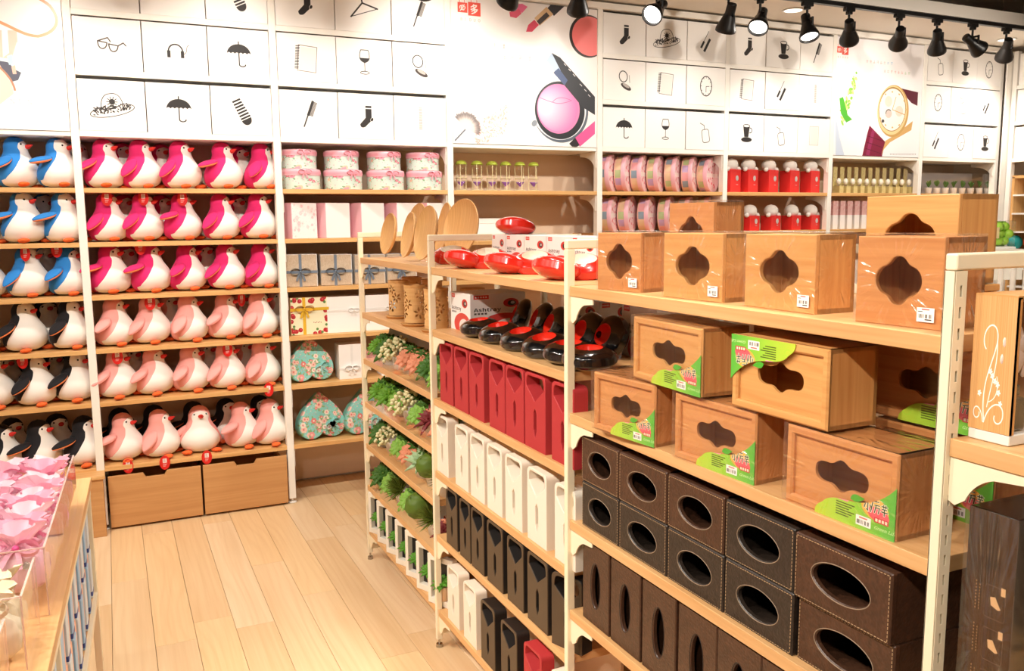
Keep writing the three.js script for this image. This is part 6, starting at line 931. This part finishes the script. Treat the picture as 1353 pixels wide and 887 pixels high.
// ---------------------------------------------------------------- counter with pink sachets
{
  const far = V3(-0.083, 0, -2.559), ang = Math.atan2(-0.045, 1.115), t = thing('display_counter', 'wooden display counter with cream framed side and clear trays', 'counter', far, ang);
  // local: +z runs along the edge towards the aisle end, -x away from the aisle
  const TOP = 0.8, Lz = 2.75, Wd = 0.95;
  part('top', grain(rbox(Wd, 0.022, Lz, 0.002, -Wd / 2, TOP - 0.011, Lz / 2), 2), M.gondolaWood, t);
  const rail = (y, h) => rbox(0.016, h, Lz - 0.01, 0.002, -0.012, y, Lz / 2); part('side_rail', rail(0.764, 0.028), M.cream, t); part('side_rail', rail(0.468, 0.02), M.cream, t);
  for (const z of [0.012, 0.9, 1.8, 2.7]) part('leg', rbox(0.018, 0.778, 0.018, 0.002, -0.014, 0.389, z), M.cream, t); for (const z of [0.012, 2.7]) part('leg', rbox(0.018, 0.778, 0.018, 0.002, -Wd + 0.014, 0.389, z), M.cream, t);
  part('lower_panel', grain(box(0.014, 0.4, Lz - 0.05, -0.1, 0.25, Lz / 2), 2), M.drawerWood, t); part('inner_panel', grain(box(0.01, 0.3, Lz - 0.05, -0.1, 0.62, Lz / 2), 2), M.drawerWood, t); part('pack_shelf', grain(box(0.08, 0.012, Lz - 0.04, -0.055, 0.475, Lz / 2), 2), M.gondolaWood, t);
  const W = (lx, y, lz) => V3(lx, y, lz).applyAxisAngle(V3(0, 1, 0), ang).add(far);
  const put = (o) => { o.rotation.y += 0; };
  // blue and salmon packs hung on the side
  const packM = [std(0x9fcbf0, 0.4), std(0xf6c0a8, 0.45), std(0xd9e9f6, 0.4)], tip = std(0x2c4f9e, 0.4), pg = rbox(0.014, 0.125, 0.042, 0.002, 0, 0.0625, 0), tg = rbox(0.0145, 0.014, 0.0425, 0.002, 0, 0.012, 0);
  for (let r = 0; r < 2; r++) for (let i = 0; i < 22; i++) { const lz = 0.05 + i * 0.052 + (r ? 0.02 : 0), low = i % 2 ? 0.02 : 0, p = W(-0.02 - 0.004 * (i % 2), 0.482 + r * 0.13 + low * 0.4, lz), c = i % 2 ? 1 : (i % 4 ? 0 : 2);
    const o = thing('slim_pack', `${['light blue', 'salmon', 'pale blue'][c]} slim pack in the counter side, ${r ? 'upper' : 'lower'} row, ${ORD[i]} from the penguin end`, 'pack', p, ang, 'slim packs in the counter side'); part('body', pg, packM[c], o); if (c !== 1) part('tip', tg, tip, o, 'dark blue end'); }
  // clear trays
  const pane = 0.003; function tray(label, lx0, lx1, lz0, lz1, h) { const o = thing('acrylic_tray', label, 'tray', W((lx0 + lx1) / 2, TOP + 0.0005, (lz0 + lz1) / 2), ang, 'clear trays on the counter'); const w = lx1 - lx0, d = lz1 - lz0; part('side_pane', box(pane, h, d, w / 2, h / 2, 0), M.acrylic, o); part('side_pane', box(pane, h, d, -w / 2, h / 2, 0), M.acrylic, o); part('end_pane', box(w, h, pane, 0, h / 2, d / 2), M.acrylic, o); part('end_pane', box(w, h, pane, 0, h / 2, -d / 2), M.acrylic, o); part('edge', [box(pane + 0.0006, 0.002, d, w / 2, h, 0), box(w, 0.002, pane + 0.0006, 0, h, d / 2), box(0.0025, h, 0.0025, w / 2, h / 2, d / 2), box(0.0025, h, 0.0025, w / 2, h / 2, -d / 2)], phy({ color: 0xf6e6de, roughness: 0.1, transmission: 0.7, thickness: 0 }), o, 'polished edge'); }
  tray('large clear tray full of pink sachets at the far counter end', -0.6, -0.018, 0.245, 0.9, 0.125); tray('middle clear tray holding cream sachets', -0.6, -0.03, 0.93, 1.1, 0.12); tray('clear tray of pink sachets next to the cream ones', -0.6, -0.05, 1.13, 1.8, 0.1);
  // organza sachets
  const gzs = [0xfcd0de, 0xfee4ec, 0xf9bdd2].map((c) => phy({ color: c, roughness: 0.5, transmission: 0.3, thickness: 0, side: THREE.DoubleSide, sheen: 0.6, sheenColor: new THREE.Color(0xffdde8) })), fill = std(0xf3d3cf, 0.55), ribbon = phy({ color: 0xf9b0cb, roughness: 0.35, transmission: 0.15, thickness: 0, side: THREE.DoubleSide }), creamM = std(0xf1e4c8, 0.6), knotM = std(0xe85a9a, 0.4), silverM = std(0xdcdad8, 0.2, { metalness: 0.6 });
  const bagGeo = (seed) => { const prof = [[0.0, 0], [0.03, 0.0], [0.043, 0.012], [0.046, 0.04], [0.04, 0.062], [0.018, 0.078], [0.012, 0.084], [0.02, 0.094], [0.036, 0.112], [0.04, 0.118]]; const g = lathe(prof, 30); const p = g.attributes.position; for (let i = 0; i < p.count; i++) { const a = Math.atan2(p.getZ(i), p.getX(i)), y = p.getY(i), f = 1 + (y > 0.05 ? 0.22 : 0.07) * Math.sin(a * 9 + seed) * (y > 0.06 ? 1 : 0.7) + 0.08 * Math.sin(a * 4 + seed * 2); p.setXYZ(i, p.getX(i) * f * 1.1, y + (y > 0.09 ? 0.008 * Math.sin(a * 3 + seed) : 0), p.getZ(i) * f * 0.56); } g.computeVertexNormals(); return g; };
  const bags = [0, 1, 2].map((k) => bagGeo(k * 1.7)), inner = sph(0.038, 0.026, 0.019, 0, 0.03, 0, 14, 10), bw = bowGeo(0.034), foil = sph(0.03, 0.016, 0.012, 0, 0.045, 0.012, 8, 6);
  const sachet = (lx, lz, y, s, k, cream, label, group) => { const p = W(lx, y, lz), o = thing('organza_sachet', label, 'sachet', p, ang + (hash(k, 1, 7) - 0.5) * 0.5, group); o.scale.setScalar(s); part('pouch', bags[k % 3], cream ? creamM : gzs[Math.floor(hash(k, 6, 7) * 2.99)], o); part('filling', inner, cream ? creamM : fill, o); if (!cream) part('foil', foil, silverM, o, 'silver wrapped sweets'); const b = part('bow', bw, cream ? creamM : ribbon, o); b.position.set(0, 0.084, 0.012); b.rotation.set(-0.5, 0, (hash(k, 2, 7) - 0.5) * 0.6); b.scale.set(1.15, 1.2, 1.3); part('knot', sph(0.006, 0.006, 0.006, 0, 0.084, 0.018, 8, 6), cream ? creamM : knotM, o); };
  let k = 0; for (let c = 0; c < 3; c++) for (let r = 0; r < 12; r++) { k++; sachet(-0.07 - c * 0.088 + 0.008 * (hash(k, 3, 7) - 0.5), 0.28 + r * 0.051, TOP + 0.006 + 0.028 * hash(k, 4, 7), 0.98, k, false, `pink organza sachet, ${ORD[r]} from the penguin end, row ${['beside the clear edge', 'in the middle', 'away from the aisle'][c]}`, 'pink organza sachets'); }
  for (let c = 0; c < 3; c++) for (let r = 0; r < 2; r++) { k++; sachet(-0.09 - c * 0.1, 0.98 + r * 0.07, TOP + 0.006, 1.0, k, true, `cream organza sachet in the middle tray, ${ORD[r]} rank, ${ORD[c]} from the clear edge`, 'cream organza sachets'); }
  for (let c = 0; c < 3; c++) for (let r = 0; r < 9; r++) { k++; sachet(-0.108 - c * 0.1, 1.175 + r * 0.065, TOP + 0.004 + 0.012 * hash(k, 4, 7), 1.02, k, false, `pink organza sachet, ${ORD[r]} past the cream ones, ${ORD[c]} from its clear edge`, 'pink organza sachets of the second tray'); }
}
shade(scene);
renderer.render(scene, camera);
